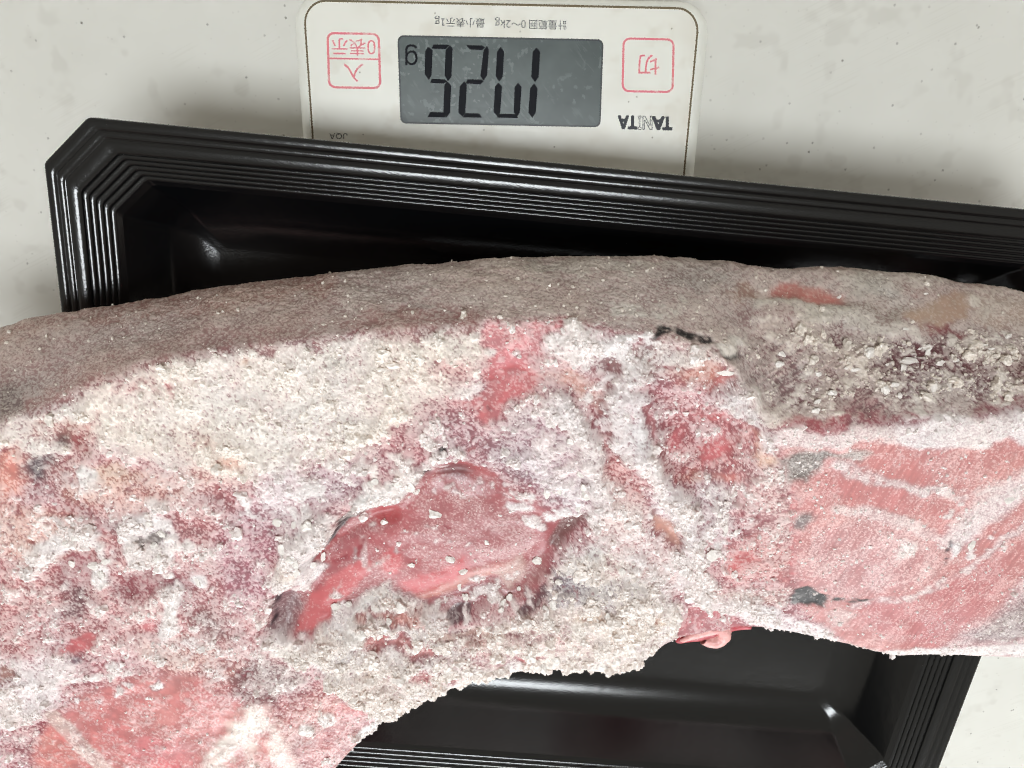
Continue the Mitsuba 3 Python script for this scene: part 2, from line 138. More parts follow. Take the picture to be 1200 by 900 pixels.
PRINT = {'lcd': [[-3617,1431],[3558,1432],[3622,-1419],[-3602,-1426]],'on_frame': [[[-5898,1521,-5924,1517,-5950,1512,-5975,1503,-5999,1493,-6022,1481,-6044,1466,-6064,1450,-6082,1432,-6099,1413,-6113,1392,-6125,1371,-6135,1348,-6142,1324,-6147,1300,-6149,1276,-6193,-60,-6193,-85,-6190,-110,-6184,-134,-6175,-158,-6165,-181,-6151,-202,-6136,-222,-6119,-241,-6099,-258,-6078,-273,-6055,-286,-6031,-296,-6006,-305,-5980,-311,-5953,-315,-5926,-316,-4563,-315,-4536,-314,-4509,-310,-4483,-304,-4457,-296,-4433,-285,-4409,-272,-4387,-257,-4367,-240,-4349,-221,-4333,-201,-4319,-179,-4307,-157,-4297,-133,-4291,-109,-4287,-84,-4285,-59,-4273,1278,-4274,1302,-4278,1326,-4284,1350,-4293,1372,-4304,1394,-4318,1415,-4333,1434,-4351,1452,-4370,1468,-4391,1482,-4414,1495,-4438,1505,-4463,1513,-4488,1519,-4514,1522,-4541,1523,-5872,1522],[-4504,1449,-4486,1445,-4468,1440,-4451,1432,-4435,1423,-4420,1413,-4406,1402,-4394,1389,-4383,1375,-4373,1361,-4365,1345,-4359,1329,-4355,1312,-4352,1295,-4351,1278,-4357,699,-6089,697,-6071,1276,-6069,1294,-6066,1311,-6061,1327,-6054,1343,-6045,1359,-6035,1374,-6024,1387,-6011,1400,-5996,1412,-5981,1422,-5965,1431,-5947,1438,-5929,1444,-5911,1448,-5892,1451,-5874,1451,-4541,1453,-4523,1452],[-4364,-59,-4366,-77,-4369,-94,-4373,-112,-4380,-129,-4388,-145,-4398,-160,-4410,-174,-4423,-188,-4437,-200,-4453,-210,-4470,-219,-4487,-227,-4505,-233,-4524,-237,-4543,-240,-4562,-241,-5924,-242,-5943,-241,-5962,-238,-5980,-234,-5998,-228,-6016,-220,-6032,-211,-6047,-201,-6061,-189,-6073,-175,-6084,-161,-6093,-146,-6101,-130,-6107,-113,-6111,-96,-6113,-78,-6114,-60,-6091,647,-4358,649]]],'off_frame': [[[4531,1545,4505,1544,4479,1540,4453,1534,4429,1526,4405,1516,4383,1504,4363,1489,4344,1473,4327,1455,4312,1436,4299,1415,4289,1393,4281,1370,4276,1347,4273,1323,4273,1299,4335,15,4337,-10,4342,-35,4350,-60,4360,-83,4373,-106,4388,-128,4405,-148,4424,-166,4445,-183,4468,-198,4492,-211,4517,-222,4543,-231,4570,-237,4597,-240,4624,-242,5946,-241,5973,-239,6000,-236,6026,-230,6051,-221,6075,-210,6097,-197,6118,-182,6137,-165,6154,-147,6168,-126,6181,-105,6191,-82,6198,-58,6203,-34,6205,-9,6205,16,6112,1300,6109,1325,6103,1349,6095,1372,6085,1395,6072,1417,6056,1437,6039,1457,6020,1475,5999,1491,5977,1505,5953,1518,5928,1528,5903,1536,5877,1542,5850,1545,5824,1546],[5848,1480,5867,1477,5886,1473,5905,1467,5923,1460,5941,1451,5957,1440,5972,1428,5986,1415,5999,1401,6010,1386,6020,1370,6027,1353,6033,1336,6037,1318,6040,1300,6131,16,6132,-3,6130,-21,6126,-39,6121,-56,6114,-73,6104,-89,6094,-103,6081,-117,6067,-129,6052,-140,6036,-150,6018,-158,6000,-164,5981,-169,5962,-171,5942,-172,4620,-173,4600,-172,4581,-169,4561,-165,4542,-159,4524,-151,4506,-141,4489,-130,4474,-118,4460,-104,4448,-90,4437,-74,4427,-57,4420,-40,4414,-22,4410,-4,4408,15,4345,1299,4345,1316,4347,1334,4351,1351,4357,1368,4364,1384,4374,1399,4385,1413,4397,1427,4411,1438,4426,1449,4442,1458,4459,1466,4478,1472,4496,1476,4515,1479,4535,1480,5828,1481]]],'on_top': [[[-5438,1009,-5440,963,-5998,962,-5991,1008,-5743,1009,-5725,1286,-5704,1320,-5656,1332,-5577,1332,-5564,1283,-5660,1286,-5674,1277,-5690,1009]],[[-5885,1181,-5828,1085,-5865,1069,-5877,1073,-5945,1183,-5969,1237,-5971,1259,-5923,1275]],[[-5504,813,-5948,813,-5945,859,-5502,859]],[[-5408,1253,-5408,1245,-5432,1229,-5483,1172,-5541,1070,-5592,1081,-5539,1176,-5467,1264,-5454,1275,-5442,1275]],[[-4781,1174,-4921,1112,-5009,1050,-4803,1048,-4805,1010,-5051,1009,-5058,1003,-5059,952,-4867,952,-4869,914,-5061,914,-5064,864,-4839,864,-4841,826,-5062,825,-5068,820,-5070,768,-5118,768,-5117,825,-5345,825,-5343,864,-5114,864,-5112,913,-5312,913,-5310,952,-5110,952,-5105,1007,-5355,1009,-5352,1047,-5123,1050,-5152,1115,-5183,1154,-5229,1127,-5292,1074,-5303,1074,-5334,1097,-5305,1123,-5211,1186,-5276,1237,-5360,1272,-5330,1310,-5264,1287,-5188,1234,-5140,1181,-5111,1135,-5074,1051,-5022,1097,-4973,1129,-4966,1263,-5122,1223,-5120,1264,-4949,1314,-4907,1333,-4890,1291,-4914,1267,-4919,1163,-4819,1208,-4807,1208]],[[-4440,1106,-4450,980,-4473,911,-4498,872,-4531,845,-4575,830,-4619,830,-4673,853,-4692,872,-4718,922,-4733,1018,-4729,1105,-4718,1159,-4705,1200,-4671,1254,-4642,1276,-4598,1292,-4554,1292,-4512,1277,-4481,1250,-4463,1220,-4446,1163],[-4500,1016,-4505,1172,-4519,1211,-4538,1234,-4562,1246,-4594,1246,-4632,1223,-4663,1157,-4677,1020,-4662,927,-4651,903,-4615,876,-4575,876,-4558,884,-4537,904,-4519,935]]],'on_low': [[[-4892,486,-4902,473,-4930,464,-5003,416,-5059,368,-5114,304,-5177,201,-5227,68,-5204,37,-5113,-38,-5114,-51,-5145,-86,-5182,-65,-5272,27,-5330,115,-5411,277,-5456,340,-5533,414,-5591,448,-5564,507,-5555,507,-5454,437,-5383,350,-5269,141,-5196,291,-5100,411,-5040,462,-4942,523]]],'off': [[[5369,972,5274,895,5232,834,5203,755,5186,638,5192,448,5320,449,5330,393,4903,385,4884,820,4896,935,4918,977,4953,996,5091,998,5093,973,5110,948,4995,946,4978,940,4959,911,4947,735,4963,442,5129,446,5127,677,5156,820,5205,913,5281,988,5325,1012]],[[5619,621,5635,566,5534,544,5549,364,5488,359,5472,530,5321,500,5308,532,5307,550,5317,555,5468,588,5449,806,5431,807,5305,749,5290,754,5281,800,5508,905,5538,855,5510,825,5529,603]]],'range': [[[-65,2059,-65,2045,-71,2031,-91,2012,-77,1997,-75,1974,-83,1958,-94,1949,-76,1928,-70,1906,-72,1884,-82,1863,-101,1847,-126,1839,-152,1839,-162,1843,-228,1843,-229,1865,-194,1866,-205,1886,-208,1908,-204,1926,-193,1942,-181,1952,-153,1962,-130,1962,-112,1956,-103,1969,-102,1977,-103,1986,-109,1992,-123,1997,-188,1997,-217,2005,-228,2015,-235,2029,-235,2047,-227,2067,-212,2081,-193,2091,-159,2100,-125,2100,-85,2087,-72,2075],[-95,2036,-96,2061,-115,2075,-133,2079,-158,2079,-181,2073,-196,2063,-205,2042,-203,2033,-189,2023,-111,2019],[-99,1901,-102,1915,-117,1936,-131,1942,-148,1942,-163,1936,-172,1927,-178,1913,-178,1889,-173,1878,-160,1865,-149,1861,-130,1861,-112,1870,-106,1878]],[[111,1762,81,1762,78,1934,1,1843,-33,1843,-33,1847,26,1915,-41,2011,-44,2019,-12,2019,-8,2015,44,1936,78,1973,77,2019,107,2019]],[[313,2019,313,2001,244,1938,224,1911,207,1881,201,1856,201,1842,208,1821,230,1804,258,1802,271,1807,297,1829,301,1829,316,1815,316,1810,289,1788,268,1780,232,1778,208,1784,185,1802,174,1823,173,1873,185,1904,204,1932,262,1994,158,1993,156,2019]],[[655,1910,642,1887,622,1867,581,1851,554,1851,530,1857,509,1869,476,1899,443,1914,422,1914,400,1905,379,1887,369,1869,345,1881,357,1904,378,1924,418,1940,446,1940,469,1934,501,1914,524,1892,557,1877,578,1877,599,1886,620,1904,631,1922]],[[841,1924,841,1857,831,1821,819,1800,802,1786,779,1778,755,1778,725,1790,715,1800,699,1827,687,1877,686,1924,690,1952,696,1974,712,2003,726,2015,750,2023,773,2023,796,2015,814,2001,825,1984,836,1954],[813,1876,804,1959,795,1980,784,1992,770,1999,753,1999,734,1986,719,1951,717,1878,729,1829,736,1817,756,1802,777,1802,786,1807,797,1817,805,1833]],[[1252,1762,967,1762,959,2045,984,2045,986,2031,1217,2031,1218,2045,1243,2045],[1219,2005,1215,2009,988,2008,992,1784,1225,1784]],[[1202,1924,1203,1904,1154,1903,1156,1860,1200,1859,1201,1839,1156,1838,1157,1798,1134,1798,1132,1839,1078,1839,1078,1798,1057,1798,1056,1838,1009,1839,1009,1859,1055,1860,1054,1903,1005,1904,1005,1924,1053,1926,1052,1992,1073,1992,1075,1924,1133,1924,1146,1964,1166,1988,1181,1997,1196,1980,1172,1960,1160,1937,1158,1925],[1131,1902,1076,1903,1077,1859,1132,1859]],[[1424,2019,1431,1835,1307,1835,1304,1944,1306,1950,1318,1958,1363,1960,1372,1942,1372,1938,1331,1938,1327,1935,1330,1857,1406,1858,1401,2009,1391,2019,1319,2019,1310,2012,1305,1976,1285,1984,1285,2007,1292,2031,1309,2041,1398,2041,1415,2035]],[[1606,1812,1575,1777,1559,1743,1536,1749,1543,1770,1454,1770,1452,1786,1437,1769,1425,1743,1401,1749,1406,1770,1294,1770,1294,1790,1368,1790,1350,1818,1367,1824,1376,1822,1397,1790,1423,1790,1452,1822,1476,1810,1458,1790,1515,1790,1504,1812,1506,1816,1518,1819,1518,1822,1512,1822,1511,1840,1445,1841,1445,1859,1510,1860,1509,1877,1452,1877,1449,1968,1506,1968,1506,1988,1436,1988,1435,2007,1503,2007,1504,2045,1525,2045,1527,2007,1597,2007,1597,1988,1527,1988,1529,1968,1585,1968,1589,1877,1532,1877,1532,1860,1596,1859,1596,1841,1533,1841,1533,1824,1527,1822,1527,1817,1544,1790,1557,1790,1582,1824,1588,1824],[1472,1952,1473,1930,1508,1930,1507,1952],[1509,1912,1473,1913,1473,1894,1509,1893],[1565,1951,1529,1952,1529,1930,1565,1930],[1531,1895,1566,1893,1566,1913,1531,1913]],[[1933,2037,1934,2019,1794,2018,1794,2001,1798,1998,1907,1998,1908,1982,1795,1981,1797,1964,1900,1964,1901,1881,1667,1881,1664,1964,1769,1964,1770,1981,1655,1982,1654,1998,1768,1998,1768,2018,1626,2019,1625,2037],[1772,1914,1692,1916,1692,1898,1772,1897],[1771,1949,1691,1950,1691,1931,1771,1930],[1798,1950,1798,1930,1876,1931,1874,1950],[1876,1914,1799,1916,1798,1898,1876,1897]],[[1941,1849,1634,1849,1634,1867,1940,1867]],[[1902,1755,1680,1755,1677,1835,1899,1834],[1707,1772,1874,1770,1875,1787,1706,1788],[1706,1803,1873,1802,1874,1819,1705,1820]],[[2135,1883,2136,1859,2068,1858,2072,1751,2047,1751,2042,1858,1972,1859,1971,1883,2041,1884,2035,2045,2060,2045,2067,1884]],[[2279,1800,2138,1800,2138,1820,2278,1820]],[[2254,1930,2146,1930,2142,2025,2228,2025,2228,2041,2249,2041],[2230,2003,2166,2004,2168,1950,2231,1950]],[[2262,1845,2152,1843,2149,1863,2261,1863]],[[2260,1887,2150,1887,2149,1905,2259,1905]],[[2240,1755,2220,1743,2192,1786,2213,1796]]],'step': [[[-2161,2066,-2161,2052,-2168,2038,-2188,2019,-2174,2004,-2173,1982,-2181,1966,-2193,1956,-2175,1936,-2169,1914,-2172,1892,-2183,1872,-2202,1856,-2228,1847,-2254,1847,-2264,1851,-2332,1851,-2332,1873,-2297,1874,-2308,1893,-2309,1915,-2305,1933,-2294,1949,-2281,1959,-2252,1969,-2229,1970,-2210,1964,-2201,1976,-2200,1985,-2201,1993,-2207,1999,-2221,2004,-2286,2003,-2316,2011,-2327,2021,-2333,2035,-2333,2053,-2324,2073,-2309,2087,-2289,2097,-2255,2105,-2220,2105,-2180,2093,-2167,2082],[-2191,2042,-2191,2067,-2211,2081,-2228,2085,-2254,2085,-2278,2079,-2293,2069,-2303,2048,-2301,2040,-2287,2029,-2208,2026],[-2200,1909,-2202,1923,-2217,1943,-2230,1950,-2247,1949,-2263,1943,-2272,1935,-2279,1920,-2279,1896,-2275,1886,-2262,1873,-2251,1869,-2231,1869,-2213,1878,-2207,1886]],[[-1983,2002,-2039,2001,-2041,1829,-1998,1828,-1996,1810,-2028,1802,-2048,1792,-2074,1792,-2071,2001,-2121,2002,-2120,2026,-1983,2026]],[[-1631,1884,-1631,1860,-1935,1859,-1933,1883,-1797,1884,-1795,2029,-1784,2047,-1759,2053,-1716,2053,-1707,2027,-1760,2029,-1767,2024,-1768,1884]],[[-1880,1973,-1846,1923,-1865,1915,-1872,1917,-1912,1975,-1927,2003,-1929,2015,-1903,2023]],[[-1661,1805,-1662,1781,-1903,1780,-1903,1804]],[[-1621,2012,-1621,2008,-1634,1999,-1660,1969,-1689,1916,-1717,1921,-1690,1972,-1653,2018,-1647,2024,-1640,2024]],[[-1277,1971,-1352,1939,-1398,1906,-1286,1905,-1286,1885,-1420,1884,-1424,1881,-1423,1854,-1318,1855,-1318,1835,-1423,1834,-1424,1809,-1301,1809,-1301,1789,-1421,1788,-1424,1785,-1424,1758,-1450,1758,-1451,1788,-1575,1788,-1575,1808,-1450,1808,-1451,1834,-1560,1834,-1560,1854,-1451,1854,-1450,1883,-1585,1884,-1585,1904,-1460,1906,-1478,1940,-1495,1960,-1520,1946,-1553,1918,-1559,1918,-1576,1930,-1561,1944,-1512,1977,-1549,2004,-1595,2022,-1580,2042,-1544,2030,-1501,2002,-1473,1974,-1456,1950,-1433,1906,-1406,1931,-1380,1947,-1380,2018,-1464,1996,-1464,2018,-1372,2045,-1350,2055,-1339,2033,-1352,2020,-1352,1965,-1298,1989,-1292,1989]],[[-1176,1866,-1163,1845,-1171,1841,-1189,1837,-1234,1917,-1255,1981,-1227,1991,-1225,1976,-1204,1920]],[[-1023,2056,-1014,2032,-1071,2032,-1079,2027,-1079,1763,-1107,1763,-1107,2036,-1096,2050,-1070,2056]],[[-930,1974,-945,1956,-966,1916,-981,1873,-988,1840,-1018,1844,-999,1910,-971,1966,-956,1986]],[[-756,2055,-745,2037,-757,2035,-792,2019,-804,2008,-779,1979,-764,1945,-749,1945,-749,1925,-880,1925,-891,1929,-876,1967,-842,2010,-873,2027,-906,2036,-894,2054,-872,2051,-842,2037,-823,2023,-792,2043,-762,2055],[-788,1947,-803,1974,-823,1993,-844,1974,-859,1946]],[[-592,2038,-592,2018,-621,2016,-624,2012,-624,1906,-591,1906,-591,1886,-902,1884,-902,1904,-736,1906,-736,2000,-756,2001,-756,2019,-736,2024,-736,2057,-711,2057,-709,2025,-603,2040],[-647,1926,-709,1927,-710,1906,-648,1905],[-648,1966,-709,1967,-710,1946,-648,1946],[-648,2010,-666,2011,-710,2005,-710,1986,-649,1986]],[[-634,1771,-858,1770,-859,1867,-634,1867],[-660,1810,-831,1810,-832,1787,-661,1787],[-660,1850,-831,1851,-832,1828,-661,1827]]],'mark': [[[-6042,-1848,-6141,-2048,-6145,-2052,-6179,-2052,-6256,-1852,-6222,-1853,-6202,-1907,-6103,-1905,-6076,-1850],[-6114,-1929,-6194,-1930,-6161,-2026,-6156,-2022]],[[-5803,-1959,-5809,-1978,-5825,-2006,-5847,-2027,-5871,-2040,-5901,-2047,-5933,-2048,-5958,-2043,-5982,-2031,-6006,-2008,-6015,-1989,-6020,-1965,-6018,-1927,-6012,-1909,-5998,-1884,-5973,-1861,-5999,-1831,-5999,-1826,-5969,-1826,-5949,-1849,-5920,-1842,-5889,-1841,-5860,-1847,-5837,-1859,-5820,-1876,-5805,-1906,-5801,-1925],[-5833,-1954,-5838,-1902,-5858,-1878,-5885,-1867,-5927,-1868,-5928,-1874,-5899,-1906,-5932,-1907,-5953,-1882,-5967,-1889,-5981,-1909,-5988,-1931,-5990,-1960,-5985,-1983,-5974,-2002,-5961,-2012,-5943,-2020,-5928,-2024,-5888,-2019,-5861,-2005,-5843,-1983]],[[-5602,-1884,-5603,-1908,-5635,-1908,-5635,-1880,-5643,-1868,-5652,-1862,-5663,-1859,-5686,-1859,-5708,-1871,-5718,-1888,-5726,-2042,-5758,-2043,-5749,-1886,-5732,-1857,-5717,-1846,-5698,-1839,-5658,-1837,-5641,-1840,-5617,-1853,-5605,-1870]]],'maker': [[[6292,-1419,6298,-1487,6289,-1502,6272,-1509,5954,-1515,5928,-1501,5917,-1426,5930,-1407,6042,-1400,6011,-1051,6023,-1033,6104,-1028,6127,-1049,6159,-1398,6268,-1397]],[[5977,-1043,5973,-1089,5846,-1498,5815,-1509,5753,-1511,5729,-1504,5712,-1483,5523,-1098,5513,-1077,5515,-1045,5544,-1030,5603,-1029,5626,-1035,5644,-1056,5685,-1144,5821,-1141,5846,-1053,5867,-1027,5940,-1022,5964,-1029],[5774,-1309,5787,-1253,5739,-1255,5765,-1313]],[[5554,-1507,5476,-1508,5468,-1501,5265,-1202,5287,-1500,5277,-1512,5206,-1509,5168,-1033,5249,-1028,5260,-1035,5459,-1329,5437,-1036,5447,-1024,5514,-1023,5525,-1034,5564,-1495],[5502,-1050,5463,-1050,5484,-1329,5484,-1331,5484,-1334,5483,-1337,5483,-1339,5482,-1341,5481,-1344,5480,-1346,5478,-1348,5476,-1350,5474,-1351,5472,-1353,5470,-1354,5468,-1355,5466,-1355,5463,-1356,5461,-1356,5458,-1356,5456,-1355,5453,-1355,5451,-1354,5449,-1353,5447,-1351,5445,-1350,5443,-1348,5441,-1346,5439,-1344,5244,-1055,5195,-1058,5229,-1483,5261,-1485,5240,-1202,5240,-1200,5240,-1197,5241,-1194,5241,-1192,5242,-1189,5243,-1187,5245,-1185,5246,-1183,5248,-1181,5250,-1180,5252,-1178,5254,-1177,5256,-1176,5258,-1176,5261,-1175,5263,-1175,5266,-1175,5268,-1176,5271,-1176,5273,-1177,5275,-1178,5277,-1180,5279,-1181,5281,-1183,5283,-1185,5285,-1187,5485,-1481,5538,-1480]],[[5127,-1102,5124,-1110,5088,-1117,5112,-1421,5149,-1426,5153,-1434,5158,-1499,5153,-1510,5040,-1513,5033,-1501,5028,-1436,5035,-1424,5065,-1422,5041,-1118,5011,-1116,5003,-1105,4998,-1040,5002,-1029,5115,-1027,5122,-1038],[5012,-1055,5015,-1090,5040,-1091,5041,-1091,5042,-1092,5044,-1092,5045,-1093,5046,-1094,5047,-1096,5048,-1097,5049,-1099,5050,-1101,5051,-1103,5052,-1105,5053,-1107,5053,-1110,5054,-1112,5054,-1115,5055,-1117,5078,-1422,5078,-1424,5078,-1427,5078,-1429,5078,-1432,5078,-1434,5077,-1436,5077,-1439,5076,-1441,5075,-1442,5074,-1444,5073,-1445,5072,-1446,5071,-1447,5070,-1448,5069,-1449,5067,-1449,5043,-1451,5045,-1486,5144,-1484,5141,-1452,5113,-1448,5112,-1448,5111,-1447,5109,-1446,5108,-1445,5107,-1444,5106,-1442,5105,-1440,5103,-1439,5103,-1436,5102,-1434,5101,-1432,5100,-1429,5100,-1427,5099,-1424,5099,-1421,5075,-1117,5075,-1114,5075,-1112,5075,-1109,5075,-1107,5076,-1104,5076,-1102,5077,-1100,5078,-1098,5079,-1096,5079,-1095,5080,-1093,5082,-1092,5083,-1091,5084,-1091,5085,-1090,5112,-1085,5110,-1053]],[[5011,-1414,5016,-1483,5007,-1497,4991,-1505,4686,-1511,4661,-1497,4653,-1421,4665,-1403,4772,-1396,4747,-1047,4759,-1029,4836,-1024,4858,-1045,4884,-1394,4989,-1393]],[[4671,-1040,4668,-1086,4556,-1494,4529,-1506,4475,-1507,4455,-1500,4440,-1479,4278,-1094,4270,-1072,4271,-1041,4297,-1026,4347,-1025,4368,-1032,4383,-1053,4418,-1141,4536,-1138,4558,-1049,4576,-1024,4640,-1019,4660,-1026],[4495,-1305,4506,-1249,4464,-1251,4486,-1310]]],'g': [[[-2958,797,-2960,709,-2979,637,-3020,570,-3077,525,-3157,501,-3230,505,-3280,532,-3321,582,-3332,503,-3405,502,-3389,1034,-3359,1106,-3308,1150,-3212,1179,-3094,1176,-3039,1155,-2979,1102,-2974,1080,-3031,1047,-3042,1046,-3076,1089,-3127,1110,-3216,1108,-3269,1085,-3293,1062,-3311,1017,-3315,902,-3304,900,-3257,960,-3223,978,-3099,980,-3050,959,-3006,922,-2968,851],[-3039,727,-3058,853,-3109,903,-3138,914,-3210,912,-3252,895,-3287,860,-3318,770,-3315,683,-3294,627,-3255,588,-3209,572,-3158,573,-3111,591,-3075,626,-3051,671]]],'digits': [[[[-2382,1181,-1843,1180,-1957,1063,-2447,1065]],[[-2675,957,-2584,1097,-2436,997,-2488,194,-2579,51,-2703,219]],[[-1958,1006,-1806,1158,-1731,1079,-1777,149,-1893,17,-1993,192]],[[-2465,53,-2032,50,-1931,-7,-2059,-69,-2518,-54]],[[-1919,-19,-1792,-147,-1839,-1047,-1957,-1207,-2059,-1051,-2009,-127]],[[-2536,-1060,-2072,-1063,-1996,-1208,-2629,-1208]]],[[[-1216,1181,-677,1180,-589,1124,-689,1053,-1103,1068]],[[-613,1032,-501,1160,-450,1046,-506,220,-620,65,-722,192]],[[-1180,66,-696,63,-619,18,-734,-67,-1244,-53]],[[-1307,-7,-1231,-112,-1284,-1036,-1375,-1171,-1517,-1040,-1461,-176]],[[-1271,-1072,-781,-1075,-690,-1195,-1349,-1195]]],[[[-135,995,-24,1146,92,999,53,184,-59,40,-176,203]],[[-84,-31,33,-147,-19,-1012,-108,-1135,-239,-1004,-197,-152]],[[505,-162,617,-18,735,-146,690,-998,603,-1133,497,-1002]],[[-32,-1073,537,-1074,630,-1181,-108,-1183]]],[[[1123,1007,1245,1148,1362,1012,1337,208,1228,41,1095,204]],[[1068,-187,1191,-30,1311,-182,1271,-987,1160,-1159,1026,-992]]]]}
def quad(p): return Polygon(np.asarray(p) * 1e-5)
lcdq = quad(PRINT['lcd']).buffer(-.0018).buffer(.0018, quad_segs=8)
scene[SC + '__display'] = plain(to_scale(slab(lcdq, ZP, .00015)), 'mat_lcd')
labels[SC + '__display'] = {'label': 'scuffed dark grey display reading 1026 g upside down'}
scene[SC + '__display__frame'] = plain(to_scale(slab(lcdq.buffer(.00035).difference(lcdq.buffer(-.0002)), ZP, .0003)), 'mat_bezel')
for i, d in enumerate(PRINT['digits']):
    print_on(SC + '__display__digit' + ('_%03d' % i if i else ''), d, ZP + .00015, 'mat_segment', grow=.00012)
print_on(SC + '__display__unit_sign', PRINT['g'], ZP + .00015, 'mat_segment')
for k, fr, tx, lab in (('on_button', 'on_frame', ('on_top', 'on_low'), 'square red outlined button split in two'), ('off_button', 'off_frame', ('off',), 'square red outlined button with one character')):
    print_on(SC + '__' + k, PRINT[fr], ZP, 'mat_red')
    labels[SC + '__' + k] = {'label': lab}
    for i, t in enumerate(tx):
        print_on(SC + '__%s__character' % k + ('_%03d' % i if i else ''), PRINT[t], ZP, 'mat_red')
for i, t in enumerate(('range', 'step', 'maker', 'mark')):
    print_on(SC + '__lettering' + ('_%03d' % i if i else ''), PRINT[t], ZP, 'mat_ink')

# ------------------------------------------------------------------ black tray
TR = 'plastic_tray'
TZ = .0755                                                         # height of its rim
UX, UY = np.array([.99558, -.0940]), np.array([.0940, .99558])
TX0, TX1, TY1, TY0 = -.1464, .2092, -.0134, -.2835
stairs = [(10.9, -2.3), (11.6, -2.35), (12.3, -2.3), (12.7, -2.8)]
def bump(d0, z0, d1, z1, h, n=9):
    """a rounded rib from (d0, z0) to (d1, z1) that stands h proud"""
    return [(d0 + (d1 - d0) * (.5 + .5 * u_), z0 + (z1 - z0) * (.5 + .5 * u_) + h * (1 - abs(u_) ** 3)) for u_ in np.sin(np.linspace(-.5, .5, n) * math.pi)]
prof = [(0, -4.0), (0, -1.0)] + bump(.02, -.9, 3.3, -.9, .60, 13) + bump(3.5, -1.0, 5.7, -1.2, .42) + bump(5.9, -1.25, 10.2, -1.75, .7, 13)
d, z = 10.35, -2.6
for k in range(5):
    prof += bump(d, z, d + 1.5, z - .55, .30, 9)
    d += 1.62; z -= .95
wd, wz, fz = d + 1.2, z - .8, -31.0
prof += [(wd, wz)]
fd = wd + 15.5                                                      # foot of the wall, then a wide fillet into the floor
for t in np.linspace(0, 1, 12)[1:]: prof.append((wd + (fd - wd) * .60 * t, wz + (fz - wz) * .66 * t))
a, b, c = np.array(prof[-1]), np.array([fd + .3, fz]), np.array([fd + 9.5, fz])
for t in np.linspace(0, 1, 12)[1:]: prof.append(tuple((1 - t) ** 2 * a + 2 * t * (1 - t) * b + t * t * c))
prof = np.array(prof) * 1e-3
def octagon(d, r=.0012):
    """chamfered rectangle inset by d; the chamfer shrinks towards the floor"""
    x0, x1, y0, y1 = TX0 + d, TX1 - d, TY0 + d, TY1 - d
    ch = float(np.interp(d, [0, .012, .022, fd * 1e-3, (fd + 10) * 1e-3], [.0152, .0125, .0105, .0030, .0016]))
    cs = [(x0 + ch, y1), (x1 - ch, y1), (x1, y1 - ch), (x1, y0 + ch), (x1 - ch, y0), (x0 + ch, y0), (x0, y0 + ch), (x0, y1 - ch)]
    r = min(r, ch * .35); out = []
    for i in range(8):
        p, q, n = np.array(cs[i - 1]), np.array(cs[i]), np.array(cs[(i + 1) % 8])
        u, v = (p - q) / np.linalg.norm(p - q), (n - q) / np.linalg.norm(n - q)
        for t in np.linspace(0, 1, 5): out.append((1 - t) ** 2 * (q + u * r) + 2 * t * (1 - t) * q + t * t * (q + v * r))
    return np.array(out)[::-1]                                      # counter-clockwise
def tray_mesh(pr, close=None, skin=0.0):
    V, N = [], 40
    for d, z in pr:
        o = octagon(d); w = o[:, :1] * UX + o[:, 1:] * UY
        V.append(np.c_[w, np.full(N, TZ + z)])
    F = []
    for k in range(len(pr) - 1):
        for i in range(N):
            j = (i + 1) % N
            F += [[k * N + i, k * N + j, (k + 1) * N + j], [k * N + i, (k + 1) * N + j, (k + 1) * N + i]]
    vv = np.vstack(V)
    if close:
        vv = np.vstack([vv, [[*((TX0 + TX1) / 2 * UX + (TY0 + TY1) / 2 * UY), TZ + pr[-1][1]]]])
        F += [[(len(pr) - 1) * N + i, (len(pr) - 1) * N + (i + 1) % N, len(vv) - 1] for i in range(N)]
    return trimesh.Trimesh(vv, F, process=False)
labels[TR] = {'label': 'black glossy plastic food tray with stepped ribbed rim, lying on the scale', 'category': 'tray'}
kw = int(np.argmax(prof[:, 0] >= wd * 1e-3 - 1e-9))
kf = len(prof) - 1
scene[TR + '__rim'] = mikit.ply(tray_mesh(prof[:kw + 1]), 'mat_tray', smooth=34)
scene[TR + '__side_wall'] = mikit.ply(tray_mesh(prof[kw:]), 'mat_tray', smooth=34)
scene[TR + '__floor'] = mikit.ply(tray_mesh(prof[kf - 1:] + [[.0002, 0]], True), 'mat_tray', smooth=34)
labels[TR + '__rim'] = {'label': 'stepped rim of parallel ribs with cut corners'}

# ------------------------------------------------------------------ frozen fish piece
FISH = 'frozen_fish_piece'
labels[FISH] = {'label': 'large curved slab of raw red frozen fish covered in white frost across the tray', 'category': 'fish'}
EDGE_NEAR = [(-0.187, -0.07256, 0.088), (-0.16536, -0.06362, 0.088), (-0.15358, -0.06022, 0.088), (-0.13663, -0.05769, 0.088), (-0.10861, -0.05324, 0.088), (-0.08094, -0.04884, 0.088), (-0.0537, -0.04558, 0.088), (-0.02676, -0.04316, 0.088), (0.0, -0.04155, 0.088), (0.02667, -0.04102, 0.088), (0.04801, -0.04102, 0.088), (0.06683, -0.04262, 0.088), (0.08843, -0.04423, 0.088), (0.10727, -0.04477, 0.088), (0.12346, -0.04531, 0.088), (0.13457, -0.04721, 0.088), (0.14175, -0.04939, 0.088), (0.14727, -0.04993, 0.088), (0.16258, -0.05186, 0.088), (0.19082, -0.05601, 0.088)]
